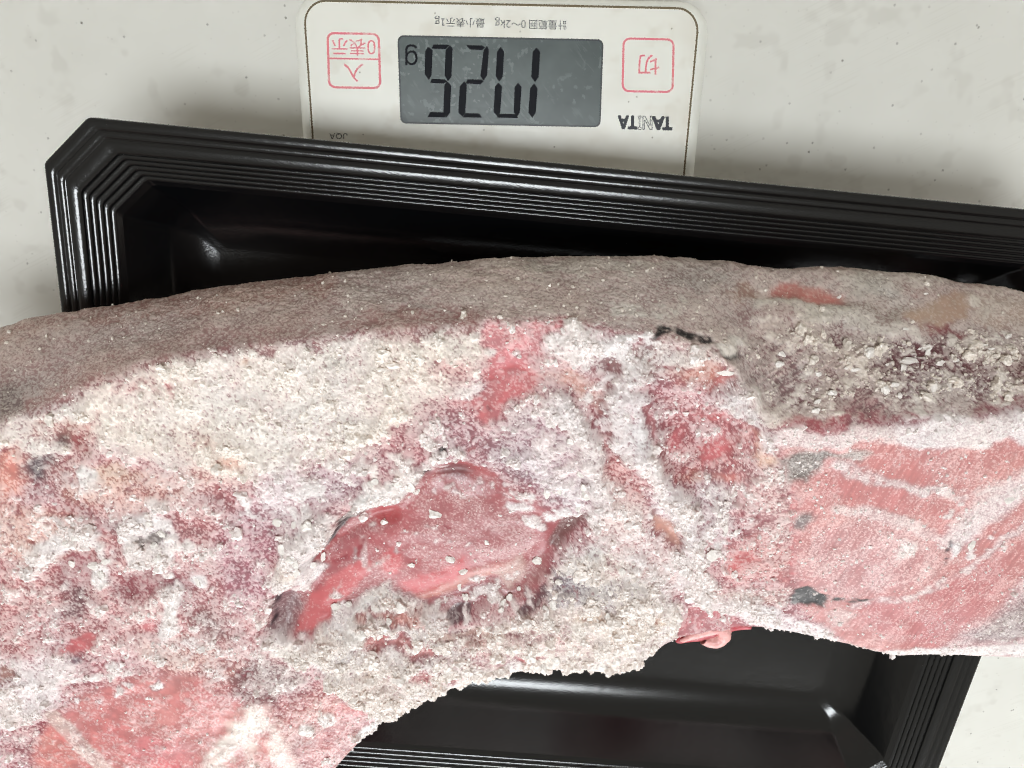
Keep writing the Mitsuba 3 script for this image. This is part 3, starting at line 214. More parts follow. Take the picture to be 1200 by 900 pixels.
RIDGE = [(-0.17639, -0.09529, 0.118), (-0.15035, -0.08516, 0.119), (-0.13943, -0.08111, 0.119), (-0.12828, -0.07526, 0.119), (-0.11767, -0.07133, 0.119), (-0.10463, -0.06668, 0.119), (-0.08955, -0.06337, 0.119), (-0.07237, -0.06135, 0.119), (-0.05287, -0.05909, 0.119), (-0.0311, -0.05635, 0.119), (-0.00954, -0.05462, 0.119), (0.00477, -0.05487, 0.119), (0.01912, -0.05561, 0.119), (0.03355, -0.05735, 0.119), (0.04813, -0.05984, 0.119), (0.05937, -0.06413, 0.119), (0.06673, -0.07185, 0.119), (0.07376, -0.0838, 0.119), (0.08287, -0.08652, 0.119), (0.10045, -0.08652, 0.119), (0.12508, -0.08407, 0.119), (0.14977, -0.08272, 0.119), (0.18251, -0.08097, 0.118)]
EDGE_FAR = [(-0.25811, -0.32801, 0.098), (-0.1823, -0.31748, 0.098), (-0.1248, -0.2971, 0.098), (-0.08975, -0.26815, 0.098), (-0.06865, -0.24188, 0.098), (-0.05867, -0.22847, 0.098), (-0.04884, -0.21837, 0.098), (-0.03545, -0.20974, 0.098), (-0.01913, -0.20088, 0.098), (-0.00317, -0.19574, 0.098), (0.01263, -0.19339, 0.098), (0.02845, -0.19417, 0.098), (0.03642, -0.19574, 0.098), (0.0443, -0.19495, 0.098), (0.04929, -0.18872, 0.098), (0.05458, -0.18335, 0.098), (0.06207, -0.17956, 0.098), (0.07438, -0.17843, 0.098), (0.08027, -0.17543, 0.098), (0.08791, -0.17468, 0.098), (0.09894, -0.17655, 0.098), (0.11173, -0.17956, 0.098), (0.12469, -0.18297, 0.098), (0.13782, -0.1868, 0.098), (0.14415, -0.18718, 0.098), (0.15653, -0.18641, 0.098), (0.17235, -0.18718, 0.098), (0.1882, -0.18795, 0.098), (0.2201, -0.18988, 0.098)]
# ---- smooth shape of the meat, in metres: stations along x
def curve(tab, x):
    t = np.asarray(tab, float); return np.interp(x, t[:, 0], t[:, 1]), np.interp(x, t[:, 0], t[:, 2])
def smooth_curve(tab, x):
    xs = np.linspace(tab[0][0] - .02, tab[-1][0] + .02, 1200)
    y, z = curve(tab, xs)
    k = np.exp(-.5 * (np.arange(-40, 41) / 7.0) ** 2); k /= k.sum()
    y, z = (np.convolve(np.pad(a, 40, mode='edge'), k, 'valid') for a in (y, z))
    return np.interp(x, xs, y), np.interp(x, xs, z)
def top_height(x, y):
    """height of the meat's upper surface over (x, y), before the small relief"""
    yT, zT = smooth_curve(EDGE_NEAR, x); yR, zR = smooth_curve(RIDGE, x); yB, zB = smooth_curve(EDGE_FAR, x)
    s = np.clip((yT - y) / (yT - yR), 0, 1); q = np.clip((yR - y) / (yR - yB), 0, 1)
    return np.where(y > yR, zT + (zR - zT) * (s ** .62), zR + (zB - zR) * q ** 1.3)

NX, NB, NF = 1380, 150, 450
xs = np.linspace(-.214, .236, NX)
yT, zT = smooth_curve(EDGE_NEAR, xs); yR, zR = smooth_curve(RIDGE, xs); yB, zB = smooth_curve(EDGE_FAR, xs)
zlow = np.interp(xs, [-.125, -.10, .135, .155], [.0785, .0500, .0500, .0785])
rows_y, rows_z = [], []
def add(y, z): rows_y.append(y); rows_z.append(z)
for t in np.linspace(0, 1, 14)[:-1]:                               # near side, below the edge
    add(yT - .016 * (1 - t) ** 2, zlow + (zT - zlow) * (1 - (1 - t) ** 1.6))
s = np.linspace(0, 1, NB)
for t in s[:-1]: y = yT + (yR - yT) * t; add(y, zT + (zR - zT) * t ** .62)
for t in np.linspace(0, 1, NF): y = yR + (yB - yR) * t; add(y, zR + (zB - zR) * t ** 1.3)
for t in np.linspace(0, 1, 22)[1:]:                                # far side, rolled under
    add(yB - .0035 * math.sin(math.pi * min(1, t * 1.6) ) + .010 * max(0, t - .55), zB + (zlow - zB) * t ** 1.25)
Y, Z = np.array(rows_y), np.array(rows_z)
k = np.exp(-.5 * (np.arange(-14, 15) / 5.0) ** 2); k /= k.sum()      # soften the ridge and the edges across the piece
from scipy.ndimage import convolve1d, gaussian_filter
Y, Z = convolve1d(Y, k, axis=0, mode='nearest'), convolve1d(Z, k, axis=0, mode='nearest')
X = np.broadcast_to(xs, Y.shape)
P0 = np.stack([X, Y, Z], -1)
NR = len(Y)
def normals(P):
    n = np.cross(np.gradient(P, axis=1), np.gradient(P, axis=0)); n *= -1
    return n / np.maximum(np.linalg.norm(n, axis=-1, keepdims=True), 1e-12)
N0 = normals(P0)
M = P0 * 1000.0                                                    # millimetres: the space in which the meat's zones and grain are laid
fb = lambda q, o=3, sd=0: meshkit.fbm(q, o, sd)
def warped(a, b): return np.stack([fb(M / a, 3, b), fb(M / a + 71, 3, b + 5)], -1) - .5
WB = warped(7.0, 1) * 7.0 + warped(1.7, 9) * 2.6                   # ragged zone borders
WX, WY = M[..., 0], M[..., 1]
LN = fb(M / 1.9, 3, 77)
def sstep(a, b, x):
    t = np.clip((x - a) / (b - a), 0, 1); return t * t * (3 - 2 * t)
def seg_dist(px, py, a, b):
    ab = b - a; t = np.clip(((px - a[0]) * ab[0] + (py - a[1]) * ab[1]) / max(ab @ ab, 1e-9), 0, 1)
    return np.hypot(px - a[0] - t * ab[0], py - a[1] - t * ab[1])
def calm(c):
    c = lin(c); return c * .79 + .21 * (c @ [.25, .6, .15])
COL = np.broadcast_to(lin((178, 96, 104)), M.shape).copy()
FRO = np.full(X.shape, .55); DZ = np.zeros(X.shape); GS = np.ones(X.shape); STK = np.zeros(X.shape)
TINT = np.broadcast_to(lin((228, 219, 216)), M.shape).copy()
PART = np.zeros(X.shape, np.int8)
PARTS = ['frosted_flesh', 'frosted', 'fat', 'flesh', 'lump', 'ice', 'muscle', 'skin']
ZONES = [
('p',[-1677,-923,-1394,-811,-1177,-713,-896,-634,-724,-614,-529,-591,-311,-564,-96,-545,-61,-657,-200,-792,-385,-920,-573,-1007,-786,-1055,-942,-1064,-1056,-985,-1221,-924,-1385,-980,-1748,-1161],{'c': (214,190,180),'f': 0.88,'z': 0.5,'e': 4,'t': (230,221,213),'k': 'fat'}),
('p',[-287,-566,-105,-554,-97,-643,-245,-683,-315,-630],{'c': (205,180,165),'f': 0.8,'e': 3}),
('e',[-501,-681,34,26],{'c': (140,138,120),'f': 0.6,'e': 2,'o': 0.7}),
('e',[-318,-682,98,42],{'c': (200,178,165),'f': 0.7,'e': 4,'o': 0.6}),
('e',[-982,-927,114,63],{'c': (214,180,162),'f': 0.66,'e': 5,'o': 0.7}),
('e',[-885,-871,75,23],{'c': (216,186,168),'f': 0.66,'e': 3,'o': 0.7}),
('e',[-767,-667,19,10],{'c': (225,178,140),'f': 0.4,'e': 1.5}),
('l',[-1169,-737,-1083,-732,-987,-746],{'w': 0.8,'c': (205,120,115),'f': 0.55,'e': 2,'o': 0.7}),
('e',[-981,-741,12,11],{'c': (180,85,85),'f': 0.3,'e': 1}),
('p',[-1646,-995,-1522,-922,-1460,-899,-1461,-979,-1500,-1083,-1556,-1144,-1704,-1192],{'c': (228,135,112),'f': 0.34,'e': 3,'k': 'fat'}),
('e',[-1333,-867,87,44],{'c': (200,128,105),'f': 0.5,'e': 3,'o': 0.8}),
('p',[-1321,-900,-1252,-840,-1204,-823,-1232,-882,-1258,-953,-1299,-958,-1327,-946],{'c': (176,62,62),'f': 0.36,'e': 2,'z': -0.6}),
('e',[-1341,-900,25,22],{'c': (100,52,48),'f': 0.3,'e': 2,'z': -0.5}),
('p',[-1487,-1002,-1444,-965,-1379,-957,-1368,-995,-1420,-1039,-1469,-1053],{'c': (72,52,66),'f': 0.36,'e': 2.2,'z': -0.8}),
('e',[-1323,-1040,97,65],{'c': (205,140,122),'f': 0.52,'e': 4,'o': 0.7}),
('e',[-1218,-1027,61,47],{'c': (210,158,115),'f': 0.5,'e': 3,'o': 0.8}),
('e',[-1148,-1058,77,48],{'c': (214,150,112),'f': 0.45,'e': 3,'o': 0.8}),
('e',[-1317,-1101,51,36],{'c': (196,120,84),'f': 0.4,'e': 3,'o': 0.8}),
('e',[-1285,-1041,36,47],{'c': (232,222,216),'f': 0.96,'e': 1.5,'z': 0.6}),
('e',[-853,-987,41,30],{'c': (228,165,135),'f': 0.35,'e': 2.5,'o': 0.9}),
('e',[-919,-928,30,23],{'c': (214,150,128),'f': 0.4,'e': 2.5,'o': 0.8}),
('p',[-1748,-1161,-1489,-1191,-1186,-1119,-1042,-1045,-786,-1055,-547,-1008,-448,-1056,-546,-1249,-761,-1447,-836,-1687,-737,-1923,-883,-1907,-1052,-1854,-1344,-1720,-1572,-1714,-1957,-1829],{'c': (196,106,106),'f': 0.52,'e': 6,'k': 'frosted'}),
('e',[-1502,-1239,210,107],{'c': (224,150,124),'f': 0.5,'e': 6,'o': 0.85}),
('e',[-1183,-1103,155,61],{'c': (222,150,126),'f': 0.55,'e': 6,'o': 0.7}),
('e',[-1004,-1045,103,54],{'c': (226,160,138),'f': 0.6,'e': 6,'o': 0.7}),
('e',[-1588,-1457,152,103],{'c': (206,122,118),'f': 0.55,'e': 6,'o': 0.7}),
('p',[-1474,-1338,-1395,-1290,-1333,-1308,-1347,-1426,-1404,-1495,-1468,-1476,-1490,-1423],{'c': (160,62,74),'f': 0.32,'e': 3,'z': -0.5}),
('p',[-1327,-1497,-1308,-1435,-1248,-1412,-1194,-1345,-1103,-1365,-1062,-1407,-1055,-1471,-1090,-1513,-1150,-1468,-1226,-1501,-1263,-1482],{'c': (146,46,60),'f': 0.28,'e': 2.5,'z': -0.9}),
('e',[-1230,-1203,58,32],{'c': (150,92,92),'f': 0.45,'e': 4}),
('e',[-1292,-1221,26,25],{'c': (170,70,80),'f': 0.3,'e': 2}),
('p',[-1545,-1321,-1497,-1272,-1423,-1240,-1352,-1219,-1301,-1227,-1322,-1285,-1397,-1296,-1452,-1315,-1492,-1355,-1533,-1354],{'c': (230,222,220),'f': 0.97,'e': 1.2,'z': 0.8}),
('p',[-1186,-1181,-1118,-1167,-1073,-1206,-1066,-1282,-1086,-1348,-1135,-1391,-1180,-1369,-1237,-1361,-1233,-1277,-1236,-1228],{'c': (228,222,222),'f': 0.97,'e': 1.2,'z': 0.9}),
('p',[-1179,-1249,-1130,-1231,-1079,-1239,-1108,-1277,-1154,-1296,-1182,-1302],{'c': (112,98,94),'f': 0.18,'e': 1,'z': -1.2}),
('p',[-1348,-1375,-1304,-1359,-1306,-1428,-1347,-1461,-1367,-1433],{'c': (228,220,220),'f': 0.97,'e': 1,'z': 0.6}),
('e',[-1030,-1444,22,31],{'c': (232,224,222),'f': 0.97,'e': 1,'z': 0.6}),
('p',[-1150,-1468,-1092,-1452,-1100,-1523,-1134,-1596,-1125,-1652,-1181,-1696,-1204,-1668,-1168,-1557],{'c': (232,224,222),'f': 0.95,'e': 1.5,'z': 0.6}),
('p',[-1533,-1565,-1441,-1476,-1396,-1460,-1381,-1514,-1437,-1574,-1506,-1594],{'c': (120,88,92),'f': 0.5,'e': 2.5,'o': 0.8}),
('p',[-1560,-1734,-1492,-1684,-1418,-1649,-1388,-1665,-1420,-1706,-1508,-1746,-1551,-1745],{'c': (188,80,84),'f': 0.12,'e': 1.2,'z': -0.5}),
('e',[-1229,-1610,25,26],{'c': (205,100,104),'f': 0.3,'e': 1.5}),
('p',[-1102,-1578,-1027,-1552,-981,-1640,-971,-1718,-1053,-1694],{'c': (150,100,92),'f': 0.5,'e': 3,'o': 0.8}),
('p',[-829,-1173,-707,-1050,-576,-1038,-579,-1181,-715,-1309,-833,-1373,-876,-1303],{'c': (168,105,124),'f': 0.62,'e': 4,'o': 0.7}),
('p',[-624,-1006,-468,-994,-424,-1088,-536,-1149,-626,-1131],{'c': (168,98,118),'f': 0.6,'e': 4}),
('p',[-900,-1204,-798,-1142,-774,-1307,-812,-1517,-893,-1587,-964,-1510,-962,-1335],{'c': (190,104,122),'f': 0.52,'e': 4}),
('p',[-785,-1049,-663,-1005,-656,-1098,-711,-1176,-777,-1174],{'c': (210,176,180),'f': 0.84,'e': 4,'z': 0.6,'t': (226,216,215)}),
('p',[-1932,-1751,-1670,-1752,-1522,-1746,-1489,-1786,-1584,-1873,-1662,-1997,-1792,-2081,-2051,-2122],{'c': (216,180,180),'f': 0.86,'e': 3,'z': 0.6}),
('e',[-1498,-1766,23,19],{'c': (120,84,100),'f': 0.3,'e': 1.2}),
('e',[-1765,-1831,41,47],{'c': (160,105,90),'f': 0.35,'e': 3}),
('p',[-1279,-1684,-1078,-1674,-923,-1780,-912,-1905,-1068,-1945,-1225,-1844],{'c': (206,140,122),'f': 0.55,'e': 4}),
('p',[-1910,-2603,-1694,-2171,-1556,-1935,-1337,-1819,-1168,-1847,-1033,-1918,-932,-2033,-867,-2224,-863,-2682],{'c': (206,112,108),'f': 0.24,'e': 9,'z': -0.3,'k': 'flesh'}),
('p',[-1800,-2331,-1731,-2148,-1664,-2061,-1636,-2128,-1613,-2219,-1662,-2335],{'c': (208,110,98),'f': 0.14,'e': 4,'o': 0.8}),
('e',[-1534,-2152,110,131],{'c': (200,94,92),'f': 0.14,'e': 6,'o': 0.6}),
('e',[-1309,-2254,123,91],{'c': (208,104,110),'f': 0.2,'e': 5,'o': 0.6}),
('l',[-1650,-2031,-1616,-2110,-1588,-2219,-1522,-2339],{'w': 2.6,'c': (224,184,172),'f': 0.35,'e': 1.2,'z': 0.7}),
('l',[-1563,-1881,-1461,-1851,-1333,-1827],{'w': 0.6,'c': (238,220,212),'f': 0.8,'e': 0.8,'z': 0.4}),
('l',[-1631,-2006,-1578,-1964],{'w': 0.3,'c': (110,60,50),'f': 0,'e': 0.5,'z': -0.5}),
('l',[-915,-2044,-971,-2129,-1080,-2230,-1190,-2393],{'w': 2.4,'c': (244,224,210),'f': 0.3,'e': 4.5,'z': 0.4}),
('l',[-876,-2111,-881,-2232,-853,-2398],{'w': 2.0,'c': (240,206,194),'f': 0.3,'e': 4,'z': 0.3}),
('l',[-990,-2210,-981,-2356],{'w': 1.2,'c': (238,196,184),'f': 0.3,'e': 3.5}),
('e',[-1281,-2351,81,66],{'c': (206,84,88),'f': 0.12,'e': 4,'o': 0.8}),
('l',[-1094,-1893,-1096,-2109,-1184,-2287],{'w': 1.0,'c': (206,110,108),'f': 0.25,'e': 4,'o': 0.7}),
('p',[-1000,-1899,-943,-1820,-872,-1833,-825,-1913,-839,-2021,-932,-2033,-983,-1977],{'c': (140,66,66),'f': 0.4,'e': 2.5}),
('p',[-905,-2058,-774,-1984,-619,-1940,-558,-2088,-521,-2192,-688,-2432,-797,-2409,-837,-2229],{'c': (206,110,104),'f': 0.4,'e': 3.5,'k': 'flesh'}),
('e',[-791,-2236,49,84],{'c': (150,66,64),'f': 0.2,'e': 3,'o': 0.8}),
('p',[-660,-2092,-611,-2009,-550,-2005,-512,-2096,-567,-2144,-633,-2131],{'c': (196,84,84),'f': 0.3,'e': 2,'o': 0.9}),
('p',[-876,-1763,-770,-1834,-737,-1923,-863,-1974,-935,-1862],{'c': (150,112,108),'f': 0.5,'e': 3}),
('e',[-685,-2121,30,37],{'c': (230,220,214),'f': 0.97,'e': 1,'z': 0.8}),
('e',[-767,-2168,27,32],{'c': (236,228,222),'f': 0.97,'e': 1,'z': 0.8}),
('p',[-422,-1056,-384,-905,-200,-778,-97,-656,0,-604,148,-710,230,-879,291,-1062,272,-1194,163,-1195,0,-1095,-183,-998,-291,-1059],{'c': (176,92,104),'f': 0.55,'e': 5,'k': 'frosted'}),
('p',[-440,-964,-305,-877,-100,-793,-77,-879,-182,-968,-343,-1058],{'c': (172,92,104),'f': 0.58,'e': 4}),
('e',[-309,-936,77,59],{'c': (184,76,88),'f': 0.42,'e': 4}),
('e',[-176,-806,85,45],{'c': (190,104,110),'f': 0.5,'e': 4}),
('e',[-172,-688,49,27],{'c': (200,120,120),'f': 0.5,'e': 3}),
('p',[-82,-592,-48,-545,24,-538,144,-545,145,-604,73,-656,99,-710,0,-751,-86,-710,-73,-643],{'c': (220,118,122),'f': 0.3,'e': 2.6,'z': -0.3}),
('p',[-87,-779,-94,-723,-37,-688,24,-678,99,-710,80,-759,30,-807,0,-787,-30,-815,-64,-879,-101,-850],{'c': (194,74,78),'f': 0.22,'e': 3,'z': -0.8}),
('p',[-175,-770,-94,-751,-62,-779,-101,-821,-163,-806],{'c': (196,88,92),'f': 0.3,'e': 2.2}),
('l',[-70,-815,-38,-873,-41,-902,-83,-941,-143,-965,-198,-986],{'w': 0.3,'c': (140,40,48),'f': 0.1,'e': 0.6,'z': -0.7}),
('e',[-137,-751,35,22],{'c': (232,214,208),'f': 0.9,'e': 2,'z': 0.5}),
('e',[-215,-955,13,12],{'c': (44,42,42),'f': 0.15,'e': 0.8}),
('p',[0,-821,125,-793,232,-938,243,-1160,108,-1161,0,-1063,-78,-968],{'c': (160,110,122),'f': 0.66,'e': 4}),
('e',[140,-879,20,18],{'c': (150,40,56),'f': 0.3,'e': 1.5}),
('e',[185,-908,21,30],{'c': (150,80,98),'f': 0.4,'e': 2}),
('p',[96,-592,216,-584,337,-591,346,-656,282,-683,222,-710,134,-670],{'c': (230,222,216),'f': 0.95,'e': 2.5,'z': 0.8}),
('p',[244,-656,328,-643,348,-696,311,-764,261,-750],{'c': (166,122,116),'f': 0.35,'e': 2.5,'z': -1.8}),
('p',[99,-715,147,-683,221,-696,248,-751,264,-821,225,-792,161,-751],{'c': (206,146,126),'f': 0.3,'e': 1.8,'z': -0.2}),
('p',[167,-683,220,-669,246,-710,223,-731],{'c': (180,128,128),'f': 0.3,'e': 1.5}),
('p',[248,-751,286,-764,285,-878,306,-968,271,-938,253,-849],{'c': (166,104,92),'f': 0.3,'e': 1.8,'z': -2.6}),
('l',[125,-793,190,-850,232,-938,250,-1030,284,-1160],{'w': 2.4,'c': (206,182,182),'f': 0.92,'e': 2.2,'z': 3.0,'t': (226,217,215)}),
('l',[357,-709,323,-750,308,-835,329,-922,377,-983],{'w': 3.0,'c': (214,190,184),'f': 0.9,'e': 1.6,'z': 3.6}),
('l',[292,-742,273,-835,295,-944,352,-1029],{'w': 0.7,'c': (172,104,100),'f': 0.3,'e': 1.4,'z': -2.6}),  # fold shading between the two ridges, put in as a reddish line
('l',[375,-792,410,-907,451,-1013,524,-1127,569,-1213,602,-1321],{'w': 2.4,'c': (216,196,196),'f': 0.94,'e': 1.8,'z': 3.2}),
('l',[395,-814,427,-922,478,-1023,545,-1128],{'w': 1.0,'c': (176,92,96),'f': 0.35,'e': 1.6,'z': -2.2}),  # reddish groove beside the ridge, its colour painted as fold shading
('p',[275,-1015,325,-968,393,-1013,438,-1077,446,-1159,377,-1142,322,-1126],{'c': (200,100,96),'f': 0.5,'e': 2.5,'z': -0.4}),
('e',[409,-1045,24,25],{'c': (168,64,74),'f': 0.3,'e': 2}),
('e',[397,-1125,21,20],{'c': (186,82,78),'f': 0.3,'e': 1.6}),
('p',[435,-1192,476,-1193,553,-1259,599,-1358,568,-1384,503,-1318,455,-1255],{'c': (190,132,110),'f': 0.22,'e': 1.6,'z': -2.2}),
('p',[414,-1109,497,-1127,563,-1230,553,-1259,462,-1193],{'c': (206,180,184),'f': 0.7,'e': 2.5}),
('p',[272,-1194,321,-1110,432,-1159,457,-1280,567,-1376,582,-1494,531,-1571,336,-1333,252,-1334],{'c': (208,160,150),'f': 0.78,'e': 3,'z': 0.8}),
('p',[346,-656,409,-591,559,-609,610,-680,489,-682,418,-709,358,-723],{'c': (176,152,136),'f': 0.7,'e': 3}),
('p',[440,-682,560,-668,636,-701,678,-723,644,-760,543,-735,482,-736],{'c': (190,112,88),'f': 0.3,'e': 2.5,'z': -0.5}),
('p',[583,-762,595,-721,657,-707,669,-732,622,-783],{'c': (160,66,58),'f': 0.15,'e': 1.2,'z': -1.8}),
('p',[425,-791,497,-763,623,-789,722,-811,739,-925,709,-1052,613,-1093,516,-1062,464,-937],{'c': (196,84,86),'f': 0.5,'e': 3.5,'z': -2.4}),
('p',[562,-998,582,-952,638,-904,672,-931,668,-978,633,-1012,591,-1023],{'c': (190,62,68),'f': 0.22,'e': 3,'z': -1.0}),
('p',[467,-913,498,-892,535,-922,534,-983,489,-983],{'c': (192,60,70),'f': 0.3,'e': 2}),
('e',[594,-847,58,26],{'c': (196,62,66),'f': 0.3,'e': 2.5}),
('e',[660,-1058,40,19],{'c': (206,92,76),'f': 0.3,'e': 2}),
('e',[570,-1068,37,19],{'c': (206,120,96),'f': 0.4,'e': 2.5}),
('p',[662,-932,692,-856,721,-839,712,-912,693,-944],{'c': (206,140,132),'f': 0.3,'e': 1.6}),
('p',[686,-1138,695,-1093,739,-1082,750,-1121,732,-1167,705,-1160],{'c': (170,54,60),'f': 0.15,'e': 1,'z': -1.8}),
('p',[716,-903,744,-881,779,-900,786,-985,751,-1001],{'c': (232,178,140),'f': 0.3,'e': 1.6,'z': 0.7}),
('p',[537,-1127,636,-1076,694,-1120,722,-1221,681,-1298,611,-1284],{'c': (190,160,164),'f': 0.66,'e': 3.5,'o': 0.9}),
('e',[673,-1191,41,47],{'c': (120,76,88),'f': 0.45,'e': 3}),
('p',[682,-1008,740,-1011,862,-1047,910,-1254,966,-1531,889,-1577,781,-1329,724,-1151],{'c': (200,140,136),'f': 0.42,'e': 3.5}),
('p',[679,-1373,721,-1293,795,-1254,907,-1329,956,-1489,879,-1533,757,-1509,685,-1451],{'c': (200,106,102),'f': 0.38,'e': 3.5}),
('p',[711,-1441,730,-1349,781,-1329,807,-1387,765,-1455],{'c': (192,62,62),'f': 0.2,'e': 2}),
('l',[867,-1047,889,-1182,924,-1329,944,-1447],{'w': 0.8,'c': (190,74,80),'f': 0.2,'e': 1,'z': -0.5}),
('p',[-816,-1684,-800,-1593,-740,-1503,-638,-1347,-546,-1249,-444,-1192,-363,-1154,-297,-1078,-231,-1028,-145,-1030,-32,-1094,98,-1195,187,-1236,225,-1221,211,-1281,147,-1364,93,-1508,35,-1587,-119,-1640,-282,-1639,-413,-1631,-559,-1644,-703,-1702],{'c': (168,70,78),'f': 0.3,'e': 2.5,'z': -6.2,'k': 'lump','warp': 0.6}),
('p',[-751,-1694,-734,-1628,-641,-1491,-572,-1369,-483,-1292,-392,-1186,-267,-1107,-146,-1080,0,-1127,109,-1188,144,-1281,113,-1371,0,-1453,-145,-1511,-278,-1575,-356,-1567,-417,-1506,-522,-1561,-587,-1641,-665,-1689],{'c': (178,68,74),'f': 0.27,'e': 5,'z': 3.2,'k': 'lump','warp': 0.5}),
('p',[-271,-1189,-108,-1143,54,-1194,84,-1335,-57,-1407,-225,-1365,-334,-1325],{'c': (176,84,88),'f': 0.36,'e': 6,'o': 0.8,'z': 0.8}),
('p',[-750,-1682,-720,-1606,-614,-1493,-506,-1390,-452,-1411,-548,-1536,-633,-1665],{'c': (210,88,92),'f': 0.1,'e': 1.5,'o': 0.9}),
('p',[-375,-1508,-287,-1474,-156,-1404,-144,-1480,-263,-1568,-350,-1563],{'c': (198,54,62),'f': 0.14,'e': 2}),
('e',[-410,-1413,39,51],{'c': (206,68,76),'f': 0.2,'e': 3}),
('l',[-477,-1320,-492,-1391,-482,-1435,-422,-1394],{'w': 0.7,'c': (230,190,186),'f': 0.5,'e': 0.8,'z': 0.4}),
('l',[-591,-1414,-504,-1372,-471,-1320],{'w': 0.5,'c': (150,44,54),'f': 0.1,'e': 0.8,'z': -0.6}),
('l',[-220,-1252,-180,-1288,-145,-1310],{'w': 0.5,'c': (150,50,58),'f': 0.1,'e': 0.7,'z': -0.5}),
('p',[-253,-1091,-231,-1028,-157,-998,-48,-1069,-54,-1127,-146,-1080,-213,-1099],{'c': (160,52,56),'f': 0.2,'e': 2}),
('e',[-185,-1061,48,32],{'c': (96,30,34),'f': 0.12,'e': 4,'o': 0.8}),
('p',[-465,-1245,-432,-1185,-372,-1167,-353,-1204,-397,-1247,-439,-1259],{'c': (168,54,58),'f': 0.08,'e': 1.4,'z': -1}),
('p',[-652,-1347,-558,-1231,-486,-1184,-457,-1225,-481,-1278,-555,-1334,-602,-1385,-593,-1428,-634,-1426],{'c': (160,50,56),'f': 0.2,'e': 1.5,'z': -1}),
('l',[-651,-1364,-602,-1314,-550,-1235,-503,-1196,-431,-1165,-346,-1106,-269,-1053],{'w': 1.1,'c': (34,16,20),'f': 0.02,'e': 1.2,'z': -2.2}),  # shade along the upper rim of the hollow, painted as a near-black line
('l',[-549,-1221,-515,-1203,-458,-1171],{'w': 1.2,'c': (80,72,66),'f': 0.4,'e': 1.4}),
('p',[-843,-1675,-806,-1536,-775,-1512,-716,-1531,-741,-1616,-773,-1704,-811,-1709],{'c': (132,80,86),'f': 0.4,'e': 1.4,'z': -0.5}),
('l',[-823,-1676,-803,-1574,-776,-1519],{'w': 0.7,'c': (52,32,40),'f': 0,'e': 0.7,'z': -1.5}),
('p',[113,-1364,134,-1306,187,-1236,234,-1194,234,-1246,190,-1306,147,-1364],{'c': (122,60,58),'f': 0.25,'e': 0.8,'z': -1.0}),
('p',[-364,-1594,-261,-1533,-115,-1465,23,-1408,29,-1453,-87,-1520,-175,-1557,-323,-1605],{'c': (208,132,118),'f': 0.26,'e': 1.6,'z': 1.4,'o': 0.75}),
('p',[-72,-1490,0,-1426,40,-1389,35,-1523,0,-1562],{'c': (196,150,140),'f': 0.3,'e': 1.5,'z': 0.8}),
('p',[-244,-1650,-192,-1624,-136,-1627,-146,-1663,-209,-1681],{'c': (88,40,50),'f': 0.2,'e': 0.5,'z': -1.0}),
('p',[6,-1627,47,-1587,116,-1500,128,-1532,95,-1596,36,-1644],{'c': (96,44,54),'f': 0.2,'e': 0.5,'z': -1.0}),
('p',[41,-1563,63,-1446,108,-1390,115,-1469,82,-1563],{'c': (170,90,92),'f': 0.25,'e': 1.6}),
('p',[-832,-1715,-714,-1741,-661,-1662,-590,-1669,-508,-1558,-417,-1506,-365,-1570,-295,-1614,-240,-1696,-120,-1681,0,-1652,118,-1588,137,-1439,252,-1334,367,-1369,496,-1527,597,-1618,602,-1774,545,-1827,493,-1895,443,-1953,285,-1953,127,-1946,-32,-1969,-192,-2025,-355,-2106,-489,-2196,-558,-2088,-649,-1935,-695,-1821,-808,-1789],{'c': (196,172,168),'f': 0.9,'e': 1.8,'z': 2.4,'t': (228,219,213),'k': 'ice'}),
('p',[-647,-1663,-585,-1618,-494,-1570,-405,-1525,-369,-1626,-477,-1700,-601,-1770,-695,-1821,-708,-1738],{'c': (214,206,204),'f': 0.95,'e': 1.5,'z': 1.4}),
('p',[117,-1564,143,-1446,229,-1438,262,-1523,207,-1587,142,-1596],{'c': (150,142,148),'f': 0.45,'e': 1.5,'z': -0.5}),
('p',[157,-1409,252,-1334,368,-1387,496,-1527,410,-1561,291,-1522],{'c': (206,200,200),'f': 0.8,'e': 3,'o': 0.8}),
('p',[-535,-1695,-432,-1683,-302,-1733,-246,-1824,-338,-1839,-424,-1779,-520,-1843],{'c': (196,110,106),'f': 0.35,'e': 2.2,'z': -0.6}),
('p',[-557,-1620,-440,-1605,-296,-1630,-284,-1680,-431,-1670,-530,-1647],{'c': (214,140,126),'f': 0.35,'e': 1.4}),
('l',[-277,-1722,-181,-1720,-75,-1704],{'w': 1.0,'c': (198,164,150),'f': 0.3,'e': 0.8,'z': -0.3}),
('p',[-212,-1753,-121,-1723,-30,-1753,-92,-1790,-184,-1793],{'c': (168,98,82),'f': 0.4,'e': 2}),
('p',[12,-1825,43,-1772,98,-1782,118,-1854,69,-1890,19,-1879],{'c': (196,58,66),'f': 0.14,'e': 1.2,'z': -0.6}),
('p',[-75,-1866,-37,-1841,-19,-1887,-63,-1913],{'c': (196,70,76),'f': 0.2,'e': 1}),
('p',[-31,-1770,121,-1709,273,-1729,248,-1840,125,-1864,0,-1861],{'c': (212,160,158),'f': 0.6,'e': 3,'o': 0.8}),
('p',[-405,-1922,-280,-1888,-174,-1953,-253,-1983,-377,-1971],{'c': (208,130,124),'f': 0.45,'e': 2.5}),
('e',[268,-1644,48,33],{'c': (226,186,140),'f': 0.5,'e': 3}),
('e',[510,-1652,38,43],{'c': (226,186,140),'f': 0.5,'e': 3}),
('e',[366,-1561,59,48],{'c': (196,190,194),'f': 0.7,'e': 4,'o': 0.8}),
